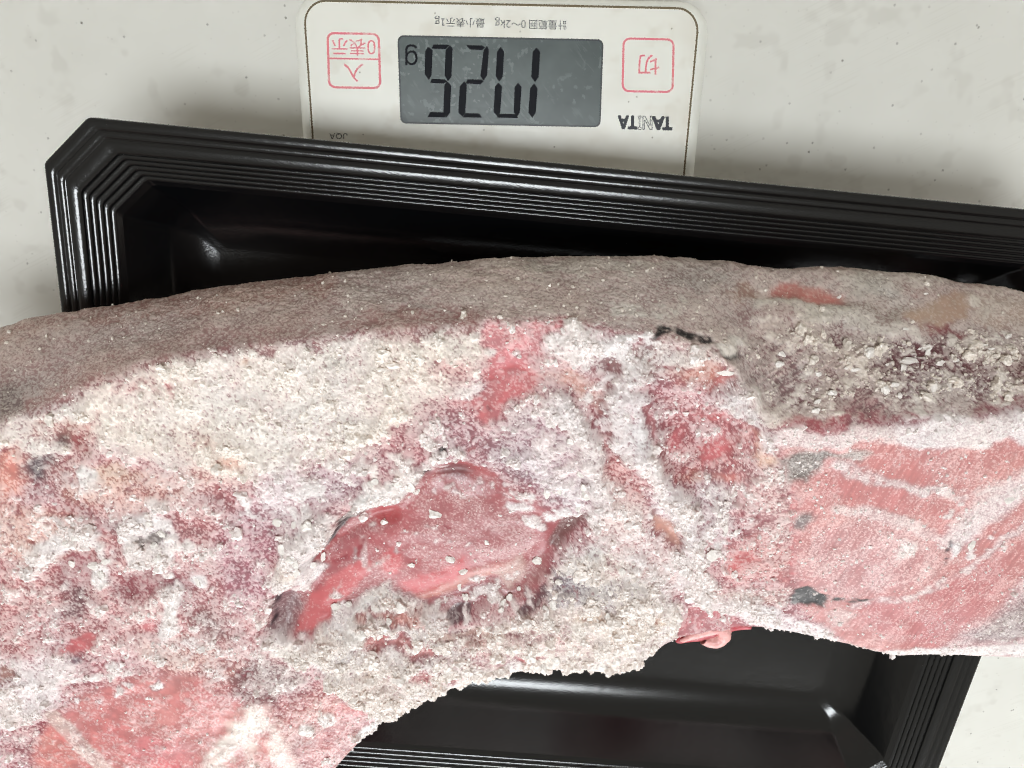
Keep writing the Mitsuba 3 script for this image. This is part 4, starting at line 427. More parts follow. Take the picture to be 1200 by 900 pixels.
('e',[291,-1522,99,70],{'c': (164,156,160),'f': 0.6,'e': 5}),
('e',[198,-1524,58,47],{'c': (140,132,140),'f': 0.45,'e': 3}),
('e',[407,-1706,81,59],{'c': (206,176,146),'f': 0.7,'e': 4}),
('e',[-124,-1855,124,53],{'c': (206,150,146),'f': 0.6,'e': 4}),
('e',[-470,-1961,92,63],{'c': (196,160,156),'f': 0.66,'e': 4}),
('e',[121,-1709,91,42],{'c': (186,140,138),'f': 0.55,'e': 4}),
('e',[-601,-1770,58,49],{'c': (180,168,174),'f': 0.7,'e': 4}),
('e',[341,-1406,62,52],{'c': (212,178,166),'f': 0.7,'e': 4}),
('e',[0,-1728,73,34],{'c': (166,112,108),'f': 0.45,'e': 3}),
('e',[279,-1839,74,36],{'c': (200,184,172),'f': 0.7,'e': 3}),
('l',[-573,-2241,-487,-2173,-322,-2081,-175,-2005,-32,-1961,126,-1938,316,-1945],{'w': 1.6,'c': (240,230,220),'f': 0.97,'e': 1.5,'z': 0.3}),
('p',[-799,-1482,-762,-1359,-711,-1275,-644,-1211,-579,-1181,-602,-1314,-658,-1399,-608,-1438,-685,-1507,-752,-1484],{'c': (214,208,208),'f': 0.95,'e': 1.4,'z': 3.4}),
('e',[-741,-1402,33,42],{'c': (224,200,172),'f': 0.8,'e': 2}),
('p',[-509,-1150,-451,-1094,-343,-1058,-277,-1043,-293,-1107,-363,-1154,-432,-1179,-487,-1197],{'c': (220,220,218),'f': 0.95,'e': 1.6,'z': 2.8}),
('p',[-860,-1713,-794,-1690,-712,-1725,-733,-1776,-835,-1779],{'c': (224,208,200),'f': 0.9,'e': 1.6,'z': 0.8}),
('p',[0,-894,115,-879,235,-999,249,-1160,191,-1194,107,-1095,26,-1015],{'c': (184,150,158),'f': 0.72,'e': 5,'z': 0.6,'t': (224,213,213)}),
('l',[369,-878,419,-1013,510,-1127,568,-1248,601,-1377,599,-1494,680,-1575,809,-1630,921,-1658],{'w': 1.8,'c': (224,212,212),'f': 0.9,'e': 2.2,'z': 0.9}),
('l',[595,-1462,713,-1595,880,-1678,1045,-1747,1239,-1801,1406,-1858],{'w': 3.6,'c': (224,204,202),'f': 0.86,'e': 2.2,'z': 0.4}),
('p',[703,-1532,879,-1533,960,-1531,971,-1619,836,-1613],{'c': (216,176,160),'f': 0.5,'e': 2.5}),
('p',[591,-1818,601,-1697,644,-1628,718,-1626,799,-1704,882,-1769,774,-1780,683,-1799],{'c': (186,74,82),'f': 0.3,'e': 1.6,'z': -1}),
('p',[772,-900,905,-871,1054,-860,1251,-839,1499,-830,1827,-815,2311,-1953,1886,-1895,1442,-1876,1245,-1825,1115,-1728,1020,-1640,977,-1531,910,-1254,895,-1130,849,-1047,814,-1000],{'c': (216,130,124),'f': 0.36,'e': 2.2,'z': 0.6,'k': 'muscle','warp': 0.5}),
('p',[1056,-984,1122,-938,1233,-969,1267,-1047,1149,-1047],{'c': (212,108,102),'f': 0.28,'e': 5,'o': 0.6}),
('p',[902,-1113,999,-1021,1215,-1096,1388,-1145,1448,-1249,1248,-1215,1073,-1163,930,-1182],{'c': (214,116,113),'f': 0.3,'o': 0.7,'e': 4}),
('p',[948,-1328,1086,-1216,1344,-1267,1437,-1476,1234,-1564,1023,-1529],{'c': (222,150,146),'f': 0.45,'e': 5}),
('p',[1188,-1609,1368,-1534,1526,-1398,1634,-1381,1656,-1519,1628,-1690,1514,-1805,1324,-1785],{'c': (204,106,108),'f': 0.32,'e': 4,'o': 0.8}),
('p',[1443,-985,1527,-881,1610,-1050,1578,-1147,1519,-1215],{'c': (222,128,120),'f': 0.3,'e': 5,'o': 0.7}),
('l',[773,-906,908,-888,1032,-877,1156,-866,1278,-849,1503,-844,1755,-831],{'w': 2.0,'c': (236,204,200),'f': 0.8,'e': 4,'z': 0.3}),
('l',[1182,-871,1260,-880,1383,-866,1535,-867],{'w': 3.5,'c': (242,226,222),'f': 0.9,'e': 3,'z': 0.4}),
('l',[995,-1002,1123,-1047,1253,-1093,1403,-1109,1496,-1067,1551,-1033],{'w': 0.6,'c': (238,208,202),'f': 0.7,'e': 2.4,'z': 0.3}),
('l',[1017,-1153,1163,-1201,1312,-1250,1420,-1292],{'w': 1.0,'c': (232,190,184),'f': 0.55,'e': 2.2,'z': 0.2}),
('p',[1402,-1322,1409,-1214,1449,-1129,1516,-1048,1578,-1033,1585,-1131,1519,-1215,1494,-1304,1450,-1340],{'c': (232,206,204),'f': 0.8,'e': 3.5,'z': 0.4}),
('l',[1186,-1601,1347,-1560,1406,-1517,1508,-1429,1571,-1324,1651,-1200],{'w': 0.4,'c': (236,206,202),'f': 0.6,'e': 2}),
('l',[1426,-1397,1416,-1340,1418,-1292],{'w': 0.5,'c': (70,50,58),'f': 0,'e': 0.6,'z': -1}),
('p',[1439,-1378,1422,-1307,1440,-1292,1455,-1340],{'c': (240,236,236),'f': 0.97,'e': 0.8,'z': 1}),
('e',[1286,-1331,33,33],{'c': (238,214,206),'f': 0.85,'e': 1.5,'z': 0.4}),
('p',[1536,-1876,1591,-1759,1686,-1603,1741,-1401,2026,-1953],{'c': (206,150,150),'f': 0.66,'e': 4}),
('p',[1622,-1759,1702,-1646,1773,-1520,1871,-1734,1786,-1790],{'c': (110,66,72),'f': 0.68,'e': 3}),
('l',[1378,-1868,1560,-1849,1742,-1838,2045,-1824],{'w': 2.4,'c': (240,232,228),'f': 0.97,'e': 1.8,'z': 0.3}),
('p',[793,-984,845,-959,932,-947,986,-959,943,-999,888,-1047,842,-1054],{'c': (96,90,76),'f': 0.5,'e': 1.5,'z': -0.4}),
('p',[949,-968,1023,-953,1076,-959,1030,-984],{'c': (150,136,118),'f': 0.6,'e': 1.5}),
('e',[932,-1217,24,32],{'c': (120,98,96),'f': 0.4,'e': 2}),
('p',[969,-1584,974,-1539,1013,-1512,1048,-1537,1091,-1570,1098,-1623,1030,-1621,984,-1610],{'c': (24,22,23),'f': 0.24,'e': 0.9,'z': -0.7}),
('l',[1076,-1570,1136,-1577,1185,-1575],{'w': 0.9,'c': (30,26,28),'f': 0.15,'e': 0.8,'z': -0.5}),
('l',[1179,-1575,1237,-1577],{'w': 0.3,'c': (60,46,46),'f': 0,'e': 0.5}),
('e',[1159,-1665,46,40],{'c': (232,190,180),'f': 0.5,'e': 2}),
('p',[-1764,-1040,-1504,-852,-1394,-811,-1284,-753,-1177,-713,-1047,-667,-896,-634,-724,-614,-529,-591,-311,-564,-96,-545,0,-538,120,-544,191,-554,336,-578,408,-584,558,-613,608,-655,659,-732,710,-812,766,-860,904,-858,1055,-846,1202,-835,1301,-825,1499,-819,1826,-806,1912,-287,0,-287,-1830,-472],{'c': (176,146,140),'f': 0.52,'e': 1.4,'s': 0.8,'k': 'skin','t': (214,204,194),'streak': 0.5,'warp': 0.7}),
('p',[-1677,-923,-1506,-846,-1384,-794,-1446,-755,-1545,-742,-1732,-781],{'c': (112,90,86),'f': 0.44,'e': 4,'s': 0.8}),
('l',[-1398,-799,-1183,-701,-901,-624,-532,-579,-312,-557,-120,-542],{'w': 2.0,'c': (164,104,96),'f': 0.3,'e': 3,'o': 0.7}),
('l',[-1555,-722,-1282,-643,-921,-589,-541,-547],{'w': 4,'c': (164,124,118),'f': 0.42,'e': 5,'o': 0.6}),
('l',[-1625,-641,-1349,-580,-986,-522,-580,-468],{'w': 2.5,'c': (166,112,98),'f': 0.44,'e': 3,'o': 0.8}),
('e',[24,-566,105,21],{'c': (212,116,118),'f': 0.32,'e': 2.5}),
('e',[-144,-539,48,12],{'c': (150,88,82),'f': 0.3,'e': 3}),
('e',[537,-460,115,19],{'c': (120,114,106),'f': 0.45,'e': 4,'o': 0.55}),
('e',[258,-432,315,13],{'c': (170,160,146),'f': 0.55,'e': 4,'o': 0.7}),
('l',[293,-520,415,-539,496,-518],{'w': 0.8,'c': (190,180,170),'f': 0.8,'e': 1.2,'z': 0.4}),
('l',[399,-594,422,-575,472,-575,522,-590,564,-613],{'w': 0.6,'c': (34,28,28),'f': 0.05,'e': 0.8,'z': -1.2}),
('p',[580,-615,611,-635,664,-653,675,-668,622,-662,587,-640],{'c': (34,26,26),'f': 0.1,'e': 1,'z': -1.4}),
('e',[636,-627,55,16],{'c': (206,198,190),'f': 0.9,'e': 1.6,'z': 1.0}),
('e',[707,-512,72,21],{'c': (160,118,100),'f': 0.4,'e': 3}),
('p',[786,-504,815,-483,889,-488,964,-501,1017,-523,1028,-545,992,-559,929,-549,853,-536,795,-530],{'c': (184,100,88),'f': 0.14,'e': 1.6,'z': -0.9,'k': 'skin'}),
('l',[903,-549,966,-558,1017,-550],{'w': 0.8,'c': (150,46,48),'f': 0,'e': 0.8,'z': -0.5}),
('l',[749,-551,849,-558,989,-576,1140,-594],{'w': 2.2,'c': (182,172,158),'f': 0.75,'e': 1.4,'z': 1.0}),
('e',[1120,-506,63,26],{'c': (128,120,114),'f': 0.55,'e': 3}),
('p',[997,-532,1136,-550,1193,-528,1225,-554,1154,-589,1029,-572],{'c': (150,128,116),'f': 0.4,'e': 2}),
('e',[1230,-496,85,12],{'c': (160,92,90),'f': 0.4,'e': 2,'o': 0.6}),
('p',[1182,-576,1229,-539,1305,-519,1412,-518,1374,-579,1307,-603,1216,-598],{'c': (178,142,118),'f': 0.16,'e': 1.8,'z': 0.4}),
('p',[1399,-523,1589,-539,1740,-574,1708,-624,1490,-624,1391,-597],{'c': (190,164,146),'f': 0.42,'e': 2.5,'z': 0.2}),
('e',[1400,-538,23,14],{'c': (206,186,166),'f': 0.7,'e': 1.5,'z': 0.6}),
('p',[1009,-484,1222,-461,1374,-478,1304,-492,1179,-489,1068,-506],{'c': (176,164,150),'f': 0.65,'e': 2,'z': 0.3}),
('p',[703,-641,844,-605,1022,-621,1222,-638,1254,-605,1409,-630,1752,-646,1704,-793,1454,-793,1254,-805,1082,-796,906,-820,764,-828,694,-737],{'c': (126,80,84),'f': 0.58,'e': 4,'s': 1.7,'streak': 0.2,'t': (218,208,198)}),
('p',[668,-667,775,-637,917,-650,976,-706,908,-774,779,-795,693,-748],{'c': (150,112,112),'f': 0.46,'e': 3,'s': 1.3,'streak': 0.9}),
('e',[755,-569,116,26],{'c': (150,112,110),'f': 0.42,'e': 3}),
('p',[917,-865,970,-801,1034,-763,1094,-796,1129,-840],{'c': (140,82,88),'f': 0.36,'e': 2,'streak': 1.0}),
('l',[1249,-603,1319,-608,1355,-628],{'w': 0.6,'c': (130,56,60),'f': 0.2,'e': 1.2,'z': -0.6}),
('l',[1167,-672,1342,-694,1520,-706],{'w': 2,'c': (112,44,54),'f': 0.42,'e': 3,'s': 1.7}),
('l',[764,-852,904,-861,967,-856],{'w': 1.0,'c': (172,66,76),'f': 0.3,'e': 1.6}),
('l',[980,-842,1128,-845,1227,-830],{'w': 0.9,'c': (158,74,84),'f': 0.3,'e': 1.5}),
('l',[1376,-815,1526,-806],{'w': 1.2,'c': (150,76,86),'f': 0.35,'e': 2.5}),
('p',[599,-790,666,-745,752,-793,829,-837,754,-866,655,-844],{'c': (190,160,150),'f': 0.72,'e': 2.5,'z': 0.8}),
('e',[-362,-1036,13,9],{'c': (224,206,202),'f': 0.97,'e': 1.2,'z': 0.9,'warp': 3}),
('e',[-266,-1034,26,28],{'c': (224,206,202),'f': 0.97,'e': 1.2,'z': 1.2,'warp': 3}),
('e',[-355,-971,15,12],{'c': (224,206,202),'f': 0.97,'e': 1.2,'z': 1.0,'warp': 3}),
('e',[-344,-1036,10,12],{'c': (224,206,202),'f': 0.97,'e': 1.2,'z': 0.9,'warp': 3}),
('e',[-267,-924,21,18],{'c': (224,206,202),'f': 0.97,'e': 1.2,'z': 1.1,'warp': 3}),
('e',[-429,-1085,21,22],{'c': (224,206,202),'f': 0.97,'e': 1.2,'z': 1.1,'warp': 3}),
('e',[-331,-996,18,18],{'c': (224,206,202),'f': 0.97,'e': 1.2,'z': 1.0,'warp': 3}),
('e',[-433,-1010,16,12],{'c': (224,206,202),'f': 0.97,'e': 1.2,'z': 0.9,'warp': 3}),
('e',[-164,-971,16,12],{'c': (224,206,202),'f': 0.97,'e': 1.2,'z': 1.0,'warp': 3}),
('e',[-244,-973,23,27],{'c': (224,206,202),'f': 0.97,'e': 1.2,'z': 1.2,'warp': 3}),
('e',[-477,-1006,18,15],{'c': (224,206,202),'f': 0.97,'e': 1.2,'z': 1.0,'warp': 3}),
('e',[-319,-1052,24,16],{'c': (224,206,202),'f': 0.97,'e': 1.2,'z': 1.1,'warp': 3}),
('e',[-221,-1035,13,12],{'c': (224,206,202),'f': 0.97,'e': 1.2,'z': 0.9,'warp': 3}),
('e',[-465,-1018,29,21],{'c': (224,206,202),'f': 0.97,'e': 1.2,'z': 1.3,'warp': 3}),
('e',[-430,-1028,18,15],{'c': (224,206,202),'f': 0.97,'e': 1.2,'z': 1.0,'warp': 3}),
('e',[-484,-1080,13,13],{'c': (224,206,202),'f': 0.97,'e': 1.2,'z': 0.9,'warp': 3}),
('e',[-647,-1067,10,9],{'c': (224,206,202),'f': 0.97,'e': 1.2,'z': 0.8,'warp': 3}),
('e',[-655,-1005,10,9],{'c': (224,206,202),'f': 0.97,'e': 1.2,'z': 0.9,'warp': 3}),
('e',[-648,-1139,10,13],{'c': (224,206,202),'f': 0.97,'e': 1.2,'z': 0.8,'warp': 3}),
('e',[-541,-1002,21,24],{'c': (224,206,202),'f': 0.97,'e': 1.2,'z': 1.1,'warp': 3}),
('e',[-621,-1089,29,31],{'c': (224,206,202),'f': 0.97,'e': 1.2,'z': 1.3,'warp': 3}),
('e',[-810,-1151,18,22],{'c': (224,206,202),'f': 0.97,'e': 1.2,'z': 1.0,'warp': 3}),
('e',[-687,-1116,16,13],{'c': (224,206,202),'f': 0.97,'e': 1.2,'z': 0.9,'warp': 3}),
('e',[-803,-1177,13,10],{'c': (224,206,202),'f': 0.97,'e': 1.2,'z': 0.9,'warp': 3}),
('e',[-637,-1092,23,22],{'c': (224,206,202),'f': 0.97,'e': 1.2,'z': 1.1,'warp': 3}),
('e',[-683,-1107,31,28],{'c': (224,206,202),'f': 0.97,'e': 1.2,'z': 1.3,'warp': 3}),
('e',[-670,-1101,10,9],{'c': (224,206,202),'f': 0.97,'e': 1.2,'z': 0.8,'warp': 3}),
('e',[-684,-1054,10,9],{'c': (224,206,202),'f': 0.97,'e': 1.2,'z': 0.8,'warp': 3}),
('e',[-737,-1691,14,16],{'c': (224,206,202),'f': 0.97,'e': 1.2,'z': 1.6,'warp': 3}),
('e',[-667,-1210,32,29],{'c': (224,206,202),'f': 0.97,'e': 1.2,'z': 1.6,'warp': 3}),
('e',[-699,-1418,14,14],{'c': (224,206,202),'f': 0.97,'e': 1.2,'z': 1.6,'warp': 3}),
('e',[-717,-1534,28,30],{'c': (224,206,202),'f': 0.97,'e': 1.2,'z': 1.6,'warp': 3}),
('e',[-652,-1329,13,14],{'c': (224,206,202),'f': 0.97,'e': 1.2,'z': 1.6,'warp': 3}),
('e',[-704,-1524,14,11],{'c': (224,206,202),'f': 0.97,'e': 1.2,'z': 1.6,'warp': 3}),
('e',[-625,-1255,32,30],{'c': (224,206,202),'f': 0.97,'e': 1.2,'z': 1.6,'warp': 3}),
('e',[-622,-1229,24,26],{'c': (224,206,202),'f': 0.97,'e': 1.2,'z': 1.6,'warp': 3}),
('e',[-710,-1309,13,17],{'c': (224,206,202),'f': 0.97,'e': 1.2,'z': 1.6,'warp': 3}),
('e',[-584,-1180,16,16],{'c': (224,206,202),'f': 0.97,'e': 1.2,'z': 1.6,'warp': 3}),
('e',[-650,-1175,26,26],{'c': (224,206,202),'f': 0.97,'e': 1.2,'z': 1.6,'warp': 3}),
('e',[-712,-1183,16,16],{'c': (224,206,202),'f': 0.97,'e': 1.2,'z': 1.6,'warp': 3}),
('e',[-668,-1301,32,37],{'c': (224,206,202),'f': 0.97,'e': 1.2,'z': 1.6,'warp': 3}),
('e',[-693,-1283,29,23],{'c': (224,206,202),'f': 0.97,'e': 1.2,'z': 1.6,'warp': 3}),
('e',[265,-1024,10,9],{'c': (224,206,202),'f': 0.97,'e': 1.2,'z': 0.8,'warp': 3}),
('e',[93,-936,18,21],{'c': (224,206,202),'f': 0.97,'e': 1.2,'z': 1.0,'warp': 3}),
('e',[159,-1072,24,19],{'c': (224,206,202),'f': 0.97,'e': 1.2,'z': 1.1,'warp': 3}),
('e',[184,-1015,21,22],{'c': (224,206,202),'f': 0.97,'e': 1.2,'z': 1.1,'warp': 3}),
('e',[220,-947,23,18],{'c': (224,206,202),'f': 0.97,'e': 1.2,'z': 1.1,'warp': 3}),
('e',[125,-960,23,24],{'c': (224,206,202),'f': 0.97,'e': 1.2,'z': 1.1,'warp': 3}),
('e',[69,-1092,11,6],{'c': (224,206,202),'f': 0.97,'e': 1.2,'z': 0.8,'warp': 3}),
('e',[86,-978,21,21],{'c': (224,206,202),'f': 0.97,'e': 1.2,'z': 1.1,'warp': 3}),
('e',[208,-1164,22,20],{'c': (224,206,202),'f': 0.97,'e': 1.2,'z': 1.1,'warp': 3}),
('e',[300,-1078,21,16],{'c': (224,206,202),'f': 0.97,'e': 1.2,'z': 1.1,'warp': 3}),
('e',[89,-1028,21,19],{'c': (224,206,202),'f': 0.97,'e': 1.2,'z': 1.1,'warp': 3}),
('e',[173,-1222,27,21],{'c': (224,206,202),'f': 0.97,'e': 1.2,'z': 1.2,'warp': 3}),
('e',[242,-1191,24,24],{'c': (224,206,202),'f': 0.97,'e': 1.2,'z': 1.1,'warp': 3}),
('e',[24,-1171,22,17],{'c': (224,206,202),'f': 0.97,'e': 1.2,'z': 1.1,'warp': 3}),
('e',[194,-1003,13,12],{'c': (224,206,202),'f': 0.97,'e': 1.2,'z': 0.9,'warp': 3}),
('e',[43,-1177,11,13],{'c': (224,206,202),'f': 0.97,'e': 1.2,'z': 0.9,'warp': 3}),
('e',[180,-1131,13,13],{'c': (224,206,202),'f': 0.97,'e': 1.2,'z': 0.9,'warp': 3}),
('e',[3,-987,18,12],{'c': (224,206,202),'f': 0.97,'e': 1.2,'z': 1.0,'warp': 3}),
('e',[129,-1225,14,17],{'c': (224,206,202),'f': 0.97,'e': 1.2,'z': 0.9,'warp': 3}),
('e',[130,-1069,11,13],{'c': (224,206,202),'f': 0.97,'e': 1.2,'z': 0.9,'warp': 3}),
('e',[83,-1250,28,28],{'c': (224,206,202),'f': 0.97,'e': 1.2,'z': 1.2,'warp': 3}),
('e',[110,-903,13,12],{'c': (224,206,202),'f': 0.97,'e': 1.2,'z': 0.9,'warp': 3}),
('e',[0,-1124,13,13],{'c': (224,206,202),'f': 0.97,'e': 1.2,'z': 0.9,'warp': 3}),
('e',[176,-891,13,9],{'c': (224,206,202),'f': 0.97,'e': 1.2,'z': 0.9,'warp': 3}),
('e',[165,-941,18,12],{'c': (224,206,202),'f': 0.97,'e': 1.2,'z': 1.0,'warp': 3}),
('e',[198,-1101,21,16],{'c': (224,206,202),'f': 0.97,'e': 1.2,'z': 1.1,'warp': 3}),
('e',[275,-872,15,12],{'c': (224,206,202),'f': 0.97,'e': 1.2,'z': 1.0,'warp': 3}),
('e',[249,-902,13,15],{'c': (224,206,202),'f': 0.97,'e': 1.2,'z': 0.9,'warp': 3}),
('e',[283,-1104,13,10],{'c': (224,206,202),'f': 0.97,'e': 1.2,'z': 0.9,'warp': 3}),
('e',[263,-941,23,27],{'c': (224,206,202),'f': 0.97,'e': 1.2,'z': 1.2,'warp': 3}),
('e',[263,-739,22,16],{'c': (224,206,202),'f': 0.97,'e': 1.2,'z': 1.2,'warp': 3}),
('e',[229,-867,15,17],{'c': (224,206,202),'f': 0.97,'e': 1.2,'z': 1.0,'warp': 3}),
('e',[248,-643,10,10],{'c': (224,206,202),'f': 0.97,'e': 1.2,'z': 0.8,'warp': 3}),
('e',[232,-767,15,17],{'c': (224,206,202),'f': 0.97,'e': 1.2,'z': 1.0,'warp': 3}),
('e',[254,-1218,14,14],{'c': (224,206,202),'f': 0.97,'e': 1.2,'z': 0.9,'warp': 3}),
('e',[282,-826,13,9],{'c': (224,206,202),'f': 0.97,'e': 1.2,'z': 0.9,'warp': 3}),
('e',[248,-1094,27,32],{'c': (224,206,202),'f': 0.97,'e': 1.2,'z': 1.2,'warp': 3}),
('e',[241,-1012,21,19],{'c': (224,206,202),'f': 0.97,'e': 1.2,'z': 1.1,'warp': 3}),
('e',[256,-947,10,9],{'c': (224,206,202),'f': 0.97,'e': 1.2,'z': 0.9,'warp': 3}),
('e',[238,-787,12,14],{'c': (224,206,202),'f': 0.97,'e': 1.2,'z': 0.9,'warp': 3}),
('e',[245,-890,10,12],{'c': (224,206,202),'f': 0.97,'e': 1.2,'z': 0.8,'warp': 3}),
('e',[313,-916,15,12],{'c': (224,206,202),'f': 0.97,'e': 1.2,'z': 1.0,'warp': 3}),
('e',[706,-1215,8,10],{'c': (224,206,202),'f': 0.97,'e': 1.2,'z': 0.8,'warp': 3}),
('e',[715,-1111,7,7],{'c': (224,206,202),'f': 0.97,'e': 1.2,'z': 0.8,'warp': 3}),
('e',[677,-1358,8,11],{'c': (224,206,202),'f': 0.97,'e': 1.2,'z': 0.8,'warp': 3}),
('e',[650,-1114,20,16],{'c': (224,206,202),'f': 0.97,'e': 1.2,'z': 1.1,'warp': 3}),
('e',[657,-1185,8,7],{'c': (224,206,202),'f': 0.97,'e': 1.2,'z': 0.8,'warp': 3}),
('e',[675,-1222,8,10],{'c': (224,206,202),'f': 0.97,'e': 1.2,'z': 0.8,'warp': 3}),
('e',[682,-1339,13,19],{'c': (224,206,202),'f': 0.97,'e': 1.2,'z': 0.9,'warp': 3}),
('e',[611,-1058,18,19],{'c': (224,206,202),'f': 0.97,'e': 1.2,'z': 1.0,'warp': 3}),
('e',[621,-1157,16,17],{'c': (224,206,202),'f': 0.97,'e': 1.2,'z': 0.9,'warp': 3}),
('e',[658,-1192,18,17],{'c': (224,206,202),'f': 0.97,'e': 1.2,'z': 1.0,'warp': 3}),
('e',[702,-1205,18,17],{'c': (224,206,202),'f': 0.97,'e': 1.2,'z': 1.0,'warp': 3}),
('e',[646,-1260,19,18],{'c': (224,206,202),'f': 0.97,'e': 1.2,'z': 1.0,'warp': 3}),
('e',[657,-1242,8,11],{'c': (224,206,202),'f': 0.97,'e': 1.2,'z': 0.8,'warp': 3}),
('e',[772,-1204,8,7],{'c': (224,206,202),'f': 0.97,'e': 1.2,'z': 0.8,'warp': 3}),
('e',[701,-1086,7,10],{'c': (224,206,202),'f': 0.97,'e': 1.2,'z': 0.8,'warp': 3}),
('e',[623,-1212,8,10],{'c': (224,206,202),'f': 0.97,'e': 1.2,'z': 0.8,'warp': 3}),
('e',[-1052,-1295,24,30],{'c': (224,206,202),'f': 0.97,'e': 1.2,'z': 1.1,'warp': 3}),
('e',[-1558,-1399,22,24],{'c': (224,206,202),'f': 0.97,'e': 1.2,'z': 1.1,'warp': 3}),
('e',[-1145,-1370,24,20],{'c': (224,206,202),'f': 0.97,'e': 1.2,'z': 1.1,'warp': 3}),
('e',[-1471,-1151,16,12],{'c': (224,206,202),'f': 0.97,'e': 1.2,'z': 1.0,'warp': 3}),
('e',[-1374,-1245,21,22],{'c': (224,206,202),'f': 0.97,'e': 1.2,'z': 1.1,'warp': 3}),
('e',[-1464,-1458,16,17],{'c': (224,206,202),'f': 0.97,'e': 1.2,'z': 1.0,'warp': 3}),
('e',[-1104,-1148,23,25],{'c': (224,206,202),'f': 0.97,'e': 1.2,'z': 1.1,'warp': 3}),
('e',[-1412,-1186,16,16],{'c': (224,206,202),'f': 0.97,'e': 1.2,'z': 1.0,'warp': 3}),
('e',[-1153,-1289,11,13],{'c': (224,206,202),'f': 0.97,'e': 1.2,'z': 0.8,'warp': 3}),
('e',[-1501,-1288,16,13],{'c': (224,206,202),'f': 0.97,'e': 1.2,'z': 1.0,'warp': 3}),
('e',[-1291,-1322,21,23],{'c': (224,206,202),'f': 0.97,'e': 1.2,'z': 1.1,'warp': 3}),
('e',[-1320,-1252,26,29],{'c': (224,206,202),'f': 0.97,'e': 1.2,'z': 1.2,'warp': 3}),
('e',[-1311,-1292,21,23],{'c': (224,206,202),'f': 0.97,'e': 1.2,'z': 1.1,'warp': 3}),
('e',[-1322,-1282,18,13],{'c': (224,206,202),'f': 0.97,'e': 1.2,'z': 1.0,'warp': 3}),
('e',[-1175,-1620,11,15],{'c': (224,206,202),'f': 0.97,'e': 1.2,'z': 0.8,'warp': 3}),
('e',[-1113,-1416,11,10],{'c': (224,206,202),'f': 0.97,'e': 1.2,'z': 0.8,'warp': 3}),
('e',[-1156,-1595,11,15],{'c': (224,206,202),'f': 0.97,'e': 1.2,'z': 0.8,'warp': 3}),
('e',[-1107,-1399,11,10],{'c': (224,206,202),'f': 0.97,'e': 1.2,'z': 0.8,'warp': 3}),
('e',[-1106,-1452,11,11],{'c': (224,206,202),'f': 0.97,'e': 1.2,'z': 0.8,'warp': 3}),
('e',[-1075,-1643,22,23],{'c': (224,206,202),'f': 0.97,'e': 1.2,'z': 1.1,'warp': 3}),
('e',[-1127,-1501,14,18],{'c': (224,206,202),'f': 0.97,'e': 1.2,'z': 0.9,'warp': 3}),
('e',[-1202,-1757,9,12],{'c': (224,206,202),'f': 0.97,'e': 1.2,'z': 0.8,'warp': 3}),
('e',[-1123,-1630,8,11],{'c': (224,206,202),'f': 0.97,'e': 1.2,'z': 0.8,'warp': 3}),
('e',[-1133,-1757,9,12],{'c': (224,206,202),'f': 0.97,'e': 1.2,'z': 0.8,'warp': 3}),
('e',[-481,-1683,12,16],{'c': (224,206,202),'f': 0.97,'e': 1.2,'z': 1.3,'warp': 3}),
('e',[-590,-1536,17,15],{'c': (224,206,202),'f': 0.97,'e': 1.2,'z': 1.3,'warp': 3}),
('e',[-566,-1712,35,32],{'c': (224,206,202),'f': 0.97,'e': 1.2,'z': 1.3,'warp': 3}),
('e',[-508,-1785,12,17],{'c': (224,206,202),'f': 0.97,'e': 1.2,'z': 1.3,'warp': 3}),
('e',[-548,-1734,20,29],{'c': (224,206,202),'f': 0.97,'e': 1.2,'z': 1.3,'warp': 3}),
('e',[-334,-1727,12,17],{'c': (224,206,202),'f': 0.97,'e': 1.2,'z': 1.3,'warp': 3}),
('e',[-338,-1689,12,12],{'c': (224,206,202),'f': 0.97,'e': 1.2,'z': 1.3,'warp': 3}),
('e',[-419,-1675,15,20],{'c': (224,206,202),'f': 0.97,'e': 1.2,'z': 1.3,'warp': 3}),
('e',[-570,-1615,34,31],{'c': (224,206,202),'f': 0.97,'e': 1.2,'z': 1.3,'warp': 3}),
('e',[-461,-1824,33,43],{'c': (224,206,202),'f': 0.97,'e': 1.2,'z': 1.3,'warp': 3}),
('e',[-467,-1656,32,36],{'c': (224,206,202),'f': 0.97,'e': 1.2,'z': 1.3,'warp': 3}),
('e',[-583,-1545,11,11],{'c': (224,206,202),'f': 0.97,'e': 1.2,'z': 1.3,'warp': 3}),
('e',[-435,-1720,18,21],{'c': (224,206,202),'f': 0.97,'e': 1.2,'z': 1.3,'warp': 3}),
('e',[-614,-1727,29,36],{'c': (224,206,202),'f': 0.97,'e': 1.2,'z': 1.3,'warp': 3}),
('e',[-448,-1669,12,12],{'c': (224,206,202),'f': 0.97,'e': 1.2,'z': 1.3,'warp': 3}),
('e',[-558,-1632,20,20],{'c': (224,206,202),'f': 0.97,'e': 1.2,'z': 1.3,'warp': 3}),
('e',[-109,-1607,27,24],{'c': (224,206,202),'f': 0.97,'e': 1.2,'z': 1.2,'warp': 3}),
('e',[-158,-1650,12,12],{'c': (224,206,202),'f': 0.97,'e': 1.2,'z': 1.2,'warp': 3}),
('e',[24,-1632,21,29],{'c': (224,206,202),'f': 0.97,'e': 1.2,'z': 1.2,'warp': 3}),
('e',[-53,-1561,15,16],{'c': (224,206,202),'f': 0.97,'e': 1.2,'z': 1.2,'warp': 3}),
('e',[-62,-1573,15,16],{'c': (224,206,202),'f': 0.97,'e': 1.2,'z': 1.2,'warp': 3}),
('e',[-80,-1596,12,12],{'c': (224,206,202),'f': 0.97,'e': 1.2,'z': 1.2,'warp': 3}),
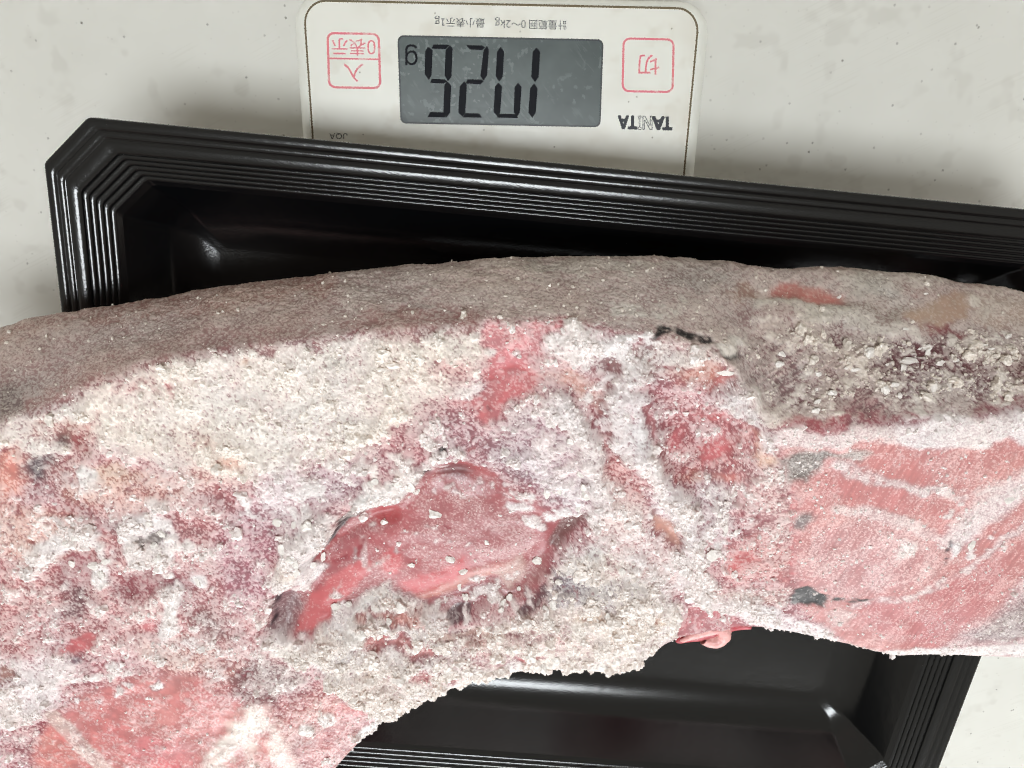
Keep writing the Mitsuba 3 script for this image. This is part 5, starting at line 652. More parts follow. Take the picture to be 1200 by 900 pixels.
('e',[-3,-1499,14,12],{'c': (224,206,202),'f': 0.97,'e': 1.2,'z': 1.2,'warp': 3}),
('e',[-56,-1609,27,28],{'c': (224,206,202),'f': 0.97,'e': 1.2,'z': 1.2,'warp': 3}),
('e',[62,-1555,12,16],{'c': (224,206,202),'f': 0.97,'e': 1.2,'z': 1.2,'warp': 3}),
('e',[-111,-1527,20,16],{'c': (224,206,202),'f': 0.97,'e': 1.2,'z': 1.2,'warp': 3}),
('e',[-156,-1585,12,12],{'c': (224,206,202),'f': 0.97,'e': 1.2,'z': 1.2,'warp': 3}),
('e',[-3,-1590,15,16],{'c': (224,206,202),'f': 0.97,'e': 1.2,'z': 1.2,'warp': 3}),
('e',[108,-1683,15,17],{'c': (222,204,190),'f': 0.97,'e': 1.2,'z': 1.0,'warp': 3}),
('e',[-255,-1645,32,32],{'c': (222,204,190),'f': 0.97,'e': 1.2,'z': 1.0,'warp': 3}),
('e',[68,-1844,19,23],{'c': (222,204,190),'f': 0.97,'e': 1.2,'z': 1.0,'warp': 3}),
('e',[258,-1678,18,17],{'c': (222,204,190),'f': 0.97,'e': 1.2,'z': 1.0,'warp': 3}),
('e',[357,-1634,36,33],{'c': (222,204,190),'f': 0.97,'e': 1.2,'z': 1.0,'warp': 3}),
('e',[118,-1600,12,16],{'c': (222,204,190),'f': 0.97,'e': 1.2,'z': 1.0,'warp': 3}),
('e',[232,-1700,33,42],{'c': (222,204,190),'f': 0.97,'e': 1.2,'z': 1.0,'warp': 3}),
('e',[0,-1652,15,12],{'c': (222,204,190),'f': 0.97,'e': 1.2,'z': 1.0,'warp': 3}),
('e',[-179,-1750,12,13],{'c': (222,204,190),'f': 0.97,'e': 1.2,'z': 1.0,'warp': 3}),
('e',[128,-1891,34,50],{'c': (222,204,190),'f': 0.97,'e': 1.2,'z': 1.0,'warp': 3}),
('e',[139,-1836,12,14],{'c': (222,204,190),'f': 0.97,'e': 1.2,'z': 1.0,'warp': 3}),
('e',[382,-1573,12,12],{'c': (222,204,190),'f': 0.97,'e': 1.2,'z': 1.0,'warp': 3}),
('e',[352,-1779,34,35],{'c': (222,204,190),'f': 0.97,'e': 1.2,'z': 1.0,'warp': 3}),
('e',[422,-1525,27,24],{'c': (222,204,190),'f': 0.97,'e': 1.2,'z': 1.0,'warp': 3}),
('e',[531,-1626,37,30],{'c': (222,204,190),'f': 0.97,'e': 1.2,'z': 1.0,'warp': 3}),
('e',[333,-1728,18,21],{'c': (222,204,190),'f': 0.97,'e': 1.2,'z': 1.0,'warp': 3}),
('e',[407,-1811,25,27],{'c': (222,204,190),'f': 0.97,'e': 1.2,'z': 1.0,'warp': 3}),
('e',[-48,-1718,24,21],{'c': (222,204,190),'f': 0.97,'e': 1.2,'z': 1.0,'warp': 3}),
('e',[91,-1751,12,17],{'c': (222,204,190),'f': 0.97,'e': 1.2,'z': 1.0,'warp': 3}),
('e',[108,-1818,15,18],{'c': (222,204,190),'f': 0.97,'e': 1.2,'z': 1.0,'warp': 3}),
('e',[380,-1828,12,18],{'c': (222,204,190),'f': 0.97,'e': 1.2,'z': 1.0,'warp': 3}),
('e',[365,-1878,19,23],{'c': (222,204,190),'f': 0.97,'e': 1.2,'z': 1.0,'warp': 3}),
('e',[-366,-1981,22,28],{'c': (226,210,196),'f': 0.97,'e': 1.2,'z': 0.9,'warp': 3}),
('e',[-426,-1911,18,18],{'c': (226,210,196),'f': 0.97,'e': 1.2,'z': 0.9,'warp': 3}),
('e',[-533,-1917,18,22],{'c': (226,210,196),'f': 0.97,'e': 1.2,'z': 0.9,'warp': 3}),
('e',[-404,-1904,30,36],{'c': (226,210,196),'f': 0.97,'e': 1.2,'z': 0.9,'warp': 3}),
('e',[-361,-1776,15,17],{'c': (226,210,196),'f': 0.97,'e': 1.2,'z': 0.9,'warp': 3}),
('e',[-363,-1981,15,14],{'c': (226,210,196),'f': 0.97,'e': 1.2,'z': 0.9,'warp': 3}),
('e',[-270,-2010,16,14],{'c': (226,210,196),'f': 0.97,'e': 1.2,'z': 0.9,'warp': 3}),
('e',[-377,-1880,24,35],{'c': (226,210,196),'f': 0.97,'e': 1.2,'z': 0.9,'warp': 3}),
('e',[-459,-2022,12,14],{'c': (226,210,196),'f': 0.97,'e': 1.2,'z': 0.9,'warp': 3}),
('e',[-273,-1935,12,18],{'c': (226,210,196),'f': 0.97,'e': 1.2,'z': 0.9,'warp': 3}),
('e',[-85,-1949,19,19],{'c': (226,210,196),'f': 0.97,'e': 1.2,'z': 0.9,'warp': 3}),
('e',[-310,-2101,16,12],{'c': (226,210,196),'f': 0.97,'e': 1.2,'z': 0.9,'warp': 3}),
('e',[-547,-1941,15,13],{'c': (226,210,196),'f': 0.97,'e': 1.2,'z': 0.9,'warp': 3}),
('e',[-293,-1905,12,9],{'c': (226,210,196),'f': 0.97,'e': 1.2,'z': 0.9,'warp': 3}),
('e',[-148,-1940,22,28],{'c': (226,210,196),'f': 0.97,'e': 1.2,'z': 0.9,'warp': 3}),
('e',[-173,-1934,16,18],{'c': (226,210,196),'f': 0.97,'e': 1.2,'z': 0.9,'warp': 3}),
('e',[593,-1377,20,23],{'c': (224,206,202),'f': 0.97,'e': 1.2,'z': 1.0,'warp': 3}),
('e',[405,-1391,14,19],{'c': (224,206,202),'f': 0.97,'e': 1.2,'z': 0.9,'warp': 3}),
('e',[523,-1416,15,12],{'c': (224,206,202),'f': 0.97,'e': 1.2,'z': 0.9,'warp': 3}),
('e',[587,-1400,11,11],{'c': (224,206,202),'f': 0.97,'e': 1.2,'z': 0.8,'warp': 3}),
('e',[503,-1137,24,20],{'c': (224,206,202),'f': 0.97,'e': 1.2,'z': 1.1,'warp': 3}),
('e',[455,-1116,13,16],{'c': (224,206,202),'f': 0.97,'e': 1.2,'z': 0.9,'warp': 3}),
('e',[671,-1593,26,38],{'c': (224,206,202),'f': 0.97,'e': 1.2,'z': 1.1,'warp': 3}),
('e',[557,-1178,14,17],{'c': (224,206,202),'f': 0.97,'e': 1.2,'z': 0.9,'warp': 3}),
('e',[576,-1245,16,21],{'c': (224,206,202),'f': 0.97,'e': 1.2,'z': 1.0,'warp': 3}),
('e',[542,-1511,12,16],{'c': (224,206,202),'f': 0.97,'e': 1.2,'z': 0.8,'warp': 3}),
('e',[462,-1217,11,10],{'c': (224,206,202),'f': 0.97,'e': 1.2,'z': 0.9,'warp': 3}),
('e',[424,-1410,14,15],{'c': (224,206,202),'f': 0.97,'e': 1.2,'z': 0.9,'warp': 3}),
('e',[453,-1515,12,16],{'c': (224,206,202),'f': 0.97,'e': 1.2,'z': 0.8,'warp': 3}),
('e',[629,-1395,20,23],{'c': (224,206,202),'f': 0.97,'e': 1.2,'z': 1.0,'warp': 3}),
('e',[-115,-1113,5,7],{'c': (224,206,202),'f': 0.97,'e': 1.2,'z': 0.5,'warp': 3}),
('e',[-138,-1357,8,7],{'c': (224,206,202),'f': 0.97,'e': 1.2,'z': 0.5,'warp': 3}),
('e',[168,-1167,8,10],{'c': (224,206,202),'f': 0.97,'e': 1.2,'z': 0.5,'warp': 3}),
('e',[132,-1124,5,7],{'c': (224,206,202),'f': 0.97,'e': 1.2,'z': 0.5,'warp': 3}),
('e',[-95,-1021,10,9],{'c': (224,206,202),'f': 0.97,'e': 1.2,'z': 0.5,'warp': 3}),
('e',[-166,-1125,8,7],{'c': (224,206,202),'f': 0.97,'e': 1.2,'z': 0.5,'warp': 3}),
('e',[-169,-1142,5,7],{'c': (224,206,202),'f': 0.97,'e': 1.2,'z': 0.5,'warp': 3}),
('e',[-13,-1131,5,7],{'c': (224,206,202),'f': 0.97,'e': 1.2,'z': 0.5,'warp': 3}),
('e',[-94,-1136,8,10],{'c': (224,206,202),'f': 0.97,'e': 1.2,'z': 0.5,'warp': 3}),
('e',[-224,-1154,5,3],{'c': (224,206,202),'f': 0.97,'e': 1.2,'z': 0.5,'warp': 3}),
('e',[-505,-1379,8,7],{'c': (224,206,202),'f': 0.97,'e': 1.2,'z': 0.5,'warp': 3}),
('e',[-321,-1291,8,7],{'c': (224,206,202),'f': 0.97,'e': 1.2,'z': 0.5,'warp': 3}),
('e',[-262,-1331,8,7],{'c': (224,206,202),'f': 0.97,'e': 1.2,'z': 0.5,'warp': 3}),
('e',[-207,-1340,6,7],{'c': (224,206,202),'f': 0.97,'e': 1.2,'z': 0.5,'warp': 3}),
('e',[-478,-1244,11,10],{'c': (224,206,202),'f': 0.97,'e': 1.2,'z': 0.5,'warp': 3}),
('e',[-367,-1286,5,3],{'c': (224,206,202),'f': 0.97,'e': 1.2,'z': 0.5,'warp': 3}),
('e',[-264,-1254,8,10],{'c': (224,206,202),'f': 0.97,'e': 1.2,'z': 0.5,'warp': 3}),
('e',[-393,-1373,6,7],{'c': (224,206,202),'f': 0.97,'e': 1.2,'z': 0.5,'warp': 3}),
('e',[996,-740,20,16],{'c': (206,188,176),'f': 0.97,'e': 1.2,'z': 0.8,'warp': 3}),
('e',[1377,-659,19,13],{'c': (206,188,176),'f': 0.97,'e': 1.2,'z': 0.8,'warp': 3}),
('e',[998,-679,18,16],{'c': (206,188,176),'f': 0.97,'e': 1.2,'z': 0.8,'warp': 3}),
('e',[1157,-746,10,7],{'c': (206,188,176),'f': 0.97,'e': 1.2,'z': 0.8,'warp': 3}),
('e',[1246,-682,20,13],{'c': (206,188,176),'f': 0.97,'e': 1.2,'z': 0.8,'warp': 3}),
('e',[907,-713,15,9],{'c': (206,188,176),'f': 0.97,'e': 1.2,'z': 0.8,'warp': 3}),
('e',[1289,-729,15,11],{'c': (206,188,176),'f': 0.97,'e': 1.2,'z': 0.8,'warp': 3}),
('e',[938,-840,18,11],{'c': (206,188,176),'f': 0.97,'e': 1.2,'z': 0.8,'warp': 3}),
('e',[1170,-614,23,18],{'c': (206,188,176),'f': 0.97,'e': 1.2,'z': 0.8,'warp': 3}),
('e',[840,-769,15,11],{'c': (206,188,176),'f': 0.97,'e': 1.2,'z': 0.8,'warp': 3}),
('e',[1228,-821,12,7],{'c': (206,188,176),'f': 0.97,'e': 1.2,'z': 0.8,'warp': 3}),
('e',[1028,-747,12,7],{'c': (206,188,176),'f': 0.97,'e': 1.2,'z': 0.8,'warp': 3}),
('e',[883,-722,18,16],{'c': (206,188,176),'f': 0.97,'e': 1.2,'z': 0.8,'warp': 3}),
('e',[1211,-810,15,9],{'c': (206,188,176),'f': 0.97,'e': 1.2,'z': 0.8,'warp': 3}),
('e',[1084,-726,12,9],{'c': (206,188,176),'f': 0.97,'e': 1.2,'z': 0.8,'warp': 3}),
('e',[1194,-777,20,13],{'c': (206,188,176),'f': 0.97,'e': 1.2,'z': 0.8,'warp': 3}),
('e',[1027,-697,23,20],{'c': (206,188,176),'f': 0.97,'e': 1.2,'z': 0.8,'warp': 3}),
('e',[1249,-798,12,7],{'c': (206,188,176),'f': 0.97,'e': 1.2,'z': 0.8,'warp': 3}),
('e',[1143,-804,12,9],{'c': (206,188,176),'f': 0.97,'e': 1.2,'z': 0.8,'warp': 3}),
('e',[1154,-750,12,9],{'c': (206,188,176),'f': 0.97,'e': 1.2,'z': 0.8,'warp': 3}),
('e',[1172,-678,13,9],{'c': (206,188,176),'f': 0.97,'e': 1.2,'z': 0.8,'warp': 3}),
('e',[929,-652,18,13],{'c': (206,188,176),'f': 0.97,'e': 1.2,'z': 0.8,'warp': 3}),
('e',[836,-665,13,11],{'c': (200,184,174),'f': 0.97,'e': 1.2,'z': 0.8,'warp': 3}),
('e',[1037,-570,10,7],{'c': (200,184,174),'f': 0.97,'e': 1.2,'z': 0.8,'warp': 3}),
('e',[885,-634,10,7],{'c': (200,184,174),'f': 0.97,'e': 1.2,'z': 0.8,'warp': 3}),
('e',[727,-590,8,7],{'c': (200,184,174),'f': 0.97,'e': 1.2,'z': 0.8,'warp': 3}),
('e',[883,-686,8,5],{'c': (200,184,174),'f': 0.97,'e': 1.2,'z': 0.8,'warp': 3}),
('e',[771,-599,8,4],{'c': (200,184,174),'f': 0.97,'e': 1.2,'z': 0.8,'warp': 3}),
('e',[803,-597,8,7],{'c': (200,184,174),'f': 0.97,'e': 1.2,'z': 0.8,'warp': 3}),
('e',[831,-625,13,7],{'c': (200,184,174),'f': 0.97,'e': 1.2,'z': 0.8,'warp': 3}),
('e',[894,-616,15,9],{'c': (200,184,174),'f': 0.97,'e': 1.2,'z': 0.8,'warp': 3}),
('e',[759,-638,16,11],{'c': (200,184,174),'f': 0.97,'e': 1.2,'z': 0.8,'warp': 3}),
('e',[863,-652,15,9],{'c': (200,184,174),'f': 0.97,'e': 1.2,'z': 0.8,'warp': 3}),
('e',[770,-672,11,7],{'c': (200,184,174),'f': 0.97,'e': 1.2,'z': 0.8,'warp': 3}),
('e',[797,-655,11,9],{'c': (200,184,174),'f': 0.97,'e': 1.2,'z': 0.8,'warp': 3}),
('e',[868,-554,18,13],{'c': (200,184,174),'f': 0.97,'e': 1.2,'z': 0.8,'warp': 3}),
('e',[1185,-806,10,9],{'c': (206,188,176),'f': 0.97,'e': 1.2,'z': 0.8,'warp': 3}),
('e',[1434,-791,15,11],{'c': (206,188,176),'f': 0.97,'e': 1.2,'z': 0.8,'warp': 3}),
('e',[1506,-760,20,11],{'c': (206,188,176),'f': 0.97,'e': 1.2,'z': 0.8,'warp': 3}),
('e',[1302,-685,18,15],{'c': (206,188,176),'f': 0.97,'e': 1.2,'z': 0.8,'warp': 3}),
('e',[1467,-728,13,11],{'c': (206,188,176),'f': 0.97,'e': 1.2,'z': 0.8,'warp': 3}),
('e',[1366,-721,10,7],{'c': (206,188,176),'f': 0.97,'e': 1.2,'z': 0.8,'warp': 3}),
('e',[1431,-634,16,13],{'c': (206,188,176),'f': 0.97,'e': 1.2,'z': 0.8,'warp': 3}),
('e',[1474,-624,16,11],{'c': (206,188,176),'f': 0.97,'e': 1.2,'z': 0.8,'warp': 3}),
('e',[1331,-637,24,13],{'c': (206,188,176),'f': 0.97,'e': 1.2,'z': 0.8,'warp': 3}),
('e',[1451,-734,10,7],{'c': (206,188,176),'f': 0.97,'e': 1.2,'z': 0.8,'warp': 3}),
('e',[1495,-756,13,9],{'c': (206,188,176),'f': 0.97,'e': 1.2,'z': 0.8,'warp': 3}),
('e',[1462,-771,10,9],{'c': (206,188,176),'f': 0.97,'e': 1.2,'z': 0.8,'warp': 3}),
('e',[1283,-852,10,8],{'c': (206,188,176),'f': 0.97,'e': 1.2,'z': 0.8,'warp': 3}),
('e',[1377,-659,13,11],{'c': (206,188,176),'f': 0.97,'e': 1.2,'z': 0.8,'warp': 3}),
('e',[1449,-823,15,9],{'c': (206,188,176),'f': 0.97,'e': 1.2,'z': 0.8,'warp': 3}),
('e',[1272,-765,15,11],{'c': (206,188,176),'f': 0.97,'e': 1.2,'z': 0.8,'warp': 3}),
('e',[641,-796,19,19],{'c': (200,176,168),'f': 0.97,'e': 1.2,'z': 0.8,'warp': 3}),
('e',[719,-845,14,17],{'c': (200,176,168),'f': 0.97,'e': 1.2,'z': 0.8,'warp': 3}),
('e',[681,-828,17,14],{'c': (200,176,168),'f': 0.97,'e': 1.2,'z': 0.8,'warp': 3}),
('e',[704,-840,12,11],{'c': (200,176,168),'f': 0.97,'e': 1.2,'z': 0.8,'warp': 3}),
('e',[718,-817,15,14],{'c': (200,176,168),'f': 0.97,'e': 1.2,'z': 0.8,'warp': 3}),
('e',[937,-804,13,9],{'c': (200,176,168),'f': 0.97,'e': 1.2,'z': 0.8,'warp': 3}),
('e',[690,-766,18,11],{'c': (200,176,168),'f': 0.97,'e': 1.2,'z': 0.8,'warp': 3}),
('e',[858,-763,18,14],{'c': (200,176,168),'f': 0.97,'e': 1.2,'z': 0.8,'warp': 3}),
('e',[800,-793,21,14],{'c': (200,176,168),'f': 0.97,'e': 1.2,'z': 0.8,'warp': 3}),
('e',[824,-826,10,7],{'c': (200,176,168),'f': 0.97,'e': 1.2,'z': 0.8,'warp': 3}),
('e',[713,-788,16,9],{'c': (200,176,168),'f': 0.97,'e': 1.2,'z': 0.8,'warp': 3}),
('e',[781,-801,13,9],{'c': (200,176,168),'f': 0.97,'e': 1.2,'z': 0.8,'warp': 3}),
('e',[1563,-1301,11,11],{'c': (236,220,216),'f': 0.97,'e': 1.2,'z': 0.5,'warp': 3}),
('e',[1379,-1169,11,10],{'c': (236,220,216),'f': 0.97,'e': 1.2,'z': 0.5,'warp': 3}),
('e',[1394,-1139,8,10],{'c': (236,220,216),'f': 0.97,'e': 1.2,'z': 0.5,'warp': 3}),
('e',[1393,-1329,8,11],{'c': (236,220,216),'f': 0.97,'e': 1.2,'z': 0.5,'warp': 3}),
('e',[1504,-1360,20,23],{'c': (236,220,216),'f': 0.97,'e': 1.2,'z': 0.5,'warp': 3}),
('e',[1291,-1112,8,10],{'c': (236,220,216),'f': 0.97,'e': 1.2,'z': 0.5,'warp': 3}),
('e',[1403,-1271,8,7],{'c': (236,220,216),'f': 0.97,'e': 1.2,'z': 0.5,'warp': 3}),
('e',[1588,-1331,9,11],{'c': (236,220,216),'f': 0.97,'e': 1.2,'z': 0.5,'warp': 3}),
('e',[312,-669,24,24],{'c': (230,218,210),'f': 0.97,'e': 1.2,'z': 0.7,'warp': 3}),
('e',[376,-604,22,15],{'c': (230,218,210),'f': 0.97,'e': 1.2,'z': 0.7,'warp': 3}),
('e',[172,-628,15,13],{'c': (230,218,210),'f': 0.97,'e': 1.2,'z': 0.7,'warp': 3}),
('e',[234,-609,12,8],{'c': (230,218,210),'f': 0.97,'e': 1.2,'z': 0.7,'warp': 3}),
('e',[230,-574,12,8],{'c': (230,218,210),'f': 0.97,'e': 1.2,'z': 0.7,'warp': 3}),
('e',[410,-703,12,11],{'c': (230,218,210),'f': 0.97,'e': 1.2,'z': 0.7,'warp': 3}),
('e',[278,-617,19,15],{'c': (230,218,210),'f': 0.97,'e': 1.2,'z': 0.7,'warp': 3}),
('e',[183,-604,12,13],{'c': (230,218,210),'f': 0.97,'e': 1.2,'z': 0.7,'warp': 3}),
('e',[10,-630,17,18],{'c': (230,218,210),'f': 0.97,'e': 1.2,'z': 0.7,'warp': 3}),
('e',[225,-622,12,13],{'c': (230,218,210),'f': 0.97,'e': 1.2,'z': 0.7,'warp': 3}),
('e',[168,-584,22,18],{'c': (230,218,210),'f': 0.97,'e': 1.2,'z': 0.7,'warp': 3}),
('e',[207,-586,12,10],{'c': (230,218,210),'f': 0.97,'e': 1.2,'z': 0.7,'warp': 3}),
('e',[335,-612,22,13],{'c': (230,218,210),'f': 0.97,'e': 1.2,'z': 0.7,'warp': 3}),
('e',[158,-648,17,16],{'c': (230,218,210),'f': 0.97,'e': 1.2,'z': 0.7,'warp': 3}),
('e',[-282,-607,12,10],{'c': (224,206,202),'f': 0.97,'e': 1.2,'z': 0.5,'warp': 3}),
('e',[-224,-591,10,10],{'c': (224,206,202),'f': 0.97,'e': 1.2,'z': 0.5,'warp': 3}),
('e',[-238,-638,10,10],{'c': (224,206,202),'f': 0.97,'e': 1.2,'z': 0.5,'warp': 3}),
('e',[-65,-630,12,10],{'c': (224,206,202),'f': 0.97,'e': 1.2,'z': 0.5,'warp': 3}),
('e',[-108,-584,10,10],{'c': (224,206,202),'f': 0.97,'e': 1.2,'z': 0.5,'warp': 3}),
('e',[-183,-609,10,10],{'c': (224,206,202),'f': 0.97,'e': 1.2,'z': 0.5,'warp': 3}),
('e',[-235,-566,10,7],{'c': (224,206,202),'f': 0.97,'e': 1.2,'z': 0.5,'warp': 3}),
('e',[19,-630,10,8],{'c': (224,206,202),'f': 0.97,'e': 1.2,'z': 0.5,'warp': 3}),
('e',[-1531,-1861,24,20],{'c': (224,206,202),'f': 0.97,'e': 1.2,'z': 0.5,'warp': 3}),
('e',[-1492,-1970,12,13],{'c': (224,206,202),'f': 0.97,'e': 1.2,'z': 0.5,'warp': 3}),
('e',[-1374,-1805,23,32],{'c': (224,206,202),'f': 0.97,'e': 1.2,'z': 0.5,'warp': 3}),
('e',[-1364,-1875,15,16],{'c': (224,206,202),'f': 0.97,'e': 1.2,'z': 0.5,'warp': 3}),
('e',[-1544,-1986,15,21],{'c': (224,206,202),'f': 0.97,'e': 1.2,'z': 0.5,'warp': 3}),
('e',[-1271,-1908,18,25],{'c': (224,206,202),'f': 0.97,'e': 1.2,'z': 0.5,'warp': 3}),
('e',[-1819,-1883,15,12],{'c': (224,206,202),'f': 0.97,'e': 1.2,'z': 0.5,'warp': 3}),
('e',[-1404,-1910,15,20],{'c': (224,206,202),'f': 0.97,'e': 1.2,'z': 0.5,'warp': 3}),
]
for kind, pts, kw_ in ZONES:
    p = np.asarray(pts, float).reshape(-1, 2) / 10.0
    e, w = kw_.get('e', 2.0) * (1.0 if kind == 'l' else 1.3 if kw_.get('f', 1) < .25 else 1.0 if kw_.get('f', 1) > .945 else 1.8), kw_.get('w', 0)
    mg = 3 * e + w + 7
    if kind == 'e': lo, hi = p[0] - p[1] - mg, p[0] + p[1] + mg
    else: lo, hi = p.min(0) - mg, p.max(0) + mg
    jj = np.nonzero((xs * 1000 > lo[0]) & (xs * 1000 < hi[0]))[0]
    if not len(jj): continue
    c0, c1 = jj[0], jj[-1] + 1
    rr = np.nonzero(((WY[:, c0:c1] > lo[1]) & (WY[:, c0:c1] < hi[1])).any(1))[0]
    if not len(rr): continue
    sl = np.s_[rr[0]:rr[-1] + 1, c0:c1]
    wp = kw_.get('warp', 1.0) * min(1.0, .25 + e / 4)
    px, py = WX[sl] + WB[sl][..., 0] * wp, WY[sl] + WB[sl][..., 1] * wp
    if kind == 'e':
        r = np.hypot((px - p[0, 0]) / p[1, 0], (py - p[0, 1]) / p[1, 1]); m_ = 1 - sstep(1 - e / p[1].mean() * .5, 1 + e / p[1].mean() * .5, r)
    elif kind == 'l':
        d = np.min([seg_dist(px, py, p[i], p[i + 1]) for i in range(len(p) - 1)], axis=0); m_ = 1 - sstep(w, w + e, d)
        if w < 1: m_ = m_ * (.25 + .75 * sstep(.38, .56, LN[sl]))
    else:
        q = np.vstack([p, p[:1]]); d = np.full(px.shape, 1e9); ins = np.zeros(px.shape, bool)
        for i in range(len(p)):
            d = np.minimum(d, seg_dist(px, py, q[i], q[i + 1]))
            (x0, y0), (x1, y1) = q[i], q[i + 1]
            ins ^= ((y0 > py) != (y1 > py)) & (px < (x1 - x0) * (py - y0) / ((y1 - y0) or 1e-9) + x0)
        sd = np.where(ins, d, -d); m_ = sstep(-e * .6, e * .6, sd)
    m_ = m_ * kw_.get('o', 1.0); mm = m_[..., None]
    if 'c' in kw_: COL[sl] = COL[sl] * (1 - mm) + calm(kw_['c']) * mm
    if 'f' in kw_: FRO[sl] = FRO[sl] * (1 - m_) + kw_['f'] * m_
    GS[sl] = GS[sl] * (1 - m_) + kw_.get('s', 1.0) * m_
    STK[sl] = STK[sl] * (1 - m_) + kw_.get('streak', 0) * m_
    if 't' in kw_: TINT[sl] = TINT[sl] * (1 - mm) + lin(kw_['t']) * mm
    if 'z' in kw_: DZ[sl] += kw_['z'] * (gaussian_filter(m_, 7) if kind == 'p' and abs(kw_['z']) > 2 else m_ * (.5 if kind == 'l' and w < 1 else 1))
    if 'k' in kw_: PART[sl] = np.where(m_ > .5, PARTS.index(kw_['k']), PART[sl])
FRO, GS = np.clip(FRO, 0, 1), np.clip(GS, .6, 2)
DZ = gaussian_filter(DZ, 3.2)
# --- grain of the frost
def hsh(i, j, s):
    h = (i * 374761393 + j * 668265263 + s * 144665447) & 0xFFFFFFFF
    h = ((h ^ (h >> 13)) * 1274126177) & 0xFFFFFFFF
    return ((h ^ (h >> 16)) & 0xFFFFFF) / 16777215.0
def cells(a, b, seed):
    """distance to the nearest random point of a unit grid, and that point's random number"""
    ia, ib = np.floor(a).astype(np.int64), np.floor(b).astype(np.int64)
    best, val = np.full(a.shape, 9.0), np.zeros(a.shape)
    for da in (-1, 0, 1):
        for db in (-1, 0, 1):
            ca, cb = ia + da, ib + db
            d = np.hypot(ca + hsh(ca, cb, seed) - a, cb + hsh(ca, cb, seed + 1) - b)
            n = d < best; best = np.where(n, d, best); val = np.where(n, hsh(ca, cb, seed + 2), val)
    return best, val
AX, AY = M[..., 0], -M[..., 1] + .5 * M[..., 2]                    # millimetres along and across the surface
J = warped(2.2, 31)
def grain(size, seed):
    d, v = cells((AX + J[..., 0] * 1.2) / size, (AY + J[..., 1] * 1.2) / size, seed); return np.clip(1 - d, 0, 1), v
g0, v0 = grain(.44, 83); g1, v1 = grain(.95, 3); g2, v2 = grain(.62, 13); g3, v3 = grain(2.3, 23); g5, v5 = grain(4.6, 29)
n1 = fb(np.stack([AX, AY, AX * 0], -1) / .9, 2, 41)
def rank(u):
    o = np.sort(u[::7, ::7].ravel()); return np.interp(u, o, np.linspace(0, 1, len(o)))
small = rank(.30 * g1 + .30 * v1 + .35 * g2 + .30 * v2 + .55 * n1)
big = rank(.7 * g3 + .4 * v3 + .30 * g1 + .25 * v1 + .5 * n1)
fluff = rank(fb(np.stack([AX, AY, AX * 0], -1) / 3.4, 4, 45) + .10 * v1 + .10 * g1)
wgs = sstep(1.0, 1.7, GS)
U = small * (1 - wgs) + big * wgs
clump = rank(fb(M / 5.5, 4, 51)); broad = rank(fb(M / 17, 3, 57))
# --- fibres: streaks on the skin, and the cut muscle's grain
def fibre(ang, across, along, seed):
    c, s = math.cos(ang), math.sin(ang)
    q = np.stack([(AX * c + AY * s) / along, (-AX * s + AY * c) / across, AX * 0], -1); return rank(fb(q, 2, seed))
skin_f = fibre(math.radians(12), 1.3, 13, 61) * .6 + fibre(math.radians(12), .5, 7, 69) * .4
skin_g = fibre(math.radians(-38), .6, 6, 63)
skin_s = np.where(AX > 60, skin_g, skin_f)
mus = fibre(math.radians(-76), .55, 8, 65) * .65 + fibre(math.radians(-60), .5, 7, 67) * .35
SK = gaussian_filter((PART == PARTS.index('skin')).astype(float), 3)
FRO = gaussian_filter(FRO, 1.0)
swing = (4 * FRO * (1 - FRO) + .18) * (1 - .6 * SK * (GS < 1.2))
mixf = FRO + (clump - .5) * .50 * swing + (broad - .5) * .24 * swing
mixf += STK * (skin_s - .5) * .30 * (FRO < .8)
is_m = (PART == PARTS.index('muscle'))
wm = gaussian_filter(is_m.astype(float), 4)
mixf += wm * (mus - .5) * .38 * (FRO < .7)
wl = gaussian_filter((PART == PARTS.index('lump')).astype(float), 3); fineness = np.clip(wm + wl, 0, 1)
mixf = np.clip(mixf, 0, 1.05)
lump = sstep(1.06 - mixf * .58, 1.20 - mixf * .58, fluff * .72 + .28 * U) * sstep(.20, .5, FRO) * (1 - .9 * SK * (1 - wgs)) * (1 - .75 * fineness)   # fluffy white clusters
lump = np.maximum(lump, wgs * sstep(.80, .92, U))
chance = np.clip(mixf * .92 + lump * .7, 0, 1)
rag = (n1 - .5) * .35
w0 = sstep(-.06, .06, chance * .9 - v0) * sstep(.25, .5, g0)
w2 = sstep(-.06, .06, chance - v2) * sstep(.30, .52, g2 + rag) * (1 - .75 * fineness)          # grains of three sizes, each there or not
w1 = sstep(-.06, .06, chance * .8 - v1) * sstep(.34, .56, g1 + rag) * (1 - .75 * fineness)
w3 = sstep(-.06, .06, chance * .55 - v3) * sstep(.46, .66, g3 + rag * 1.2) * (1 - .85 * fineness) * (1 - .7 * SK * (1 - wgs))
grains = np.maximum(np.maximum(w2 * (.62 + .38 * hsh((v2 * 1e6).astype(np.int64), (v2 * 77).astype(np.int64), 9)), w1 * (.66 + .34 * v1 / np.maximum(chance * .8, .05).clip(.05, 1))), w3 * .8)
grains = np.maximum(grains, w0 * (.30 + .40 * fineness + .25 * SK))
cov = np.clip(np.maximum(grains * .8, lump), 0, 1)
fine = grains
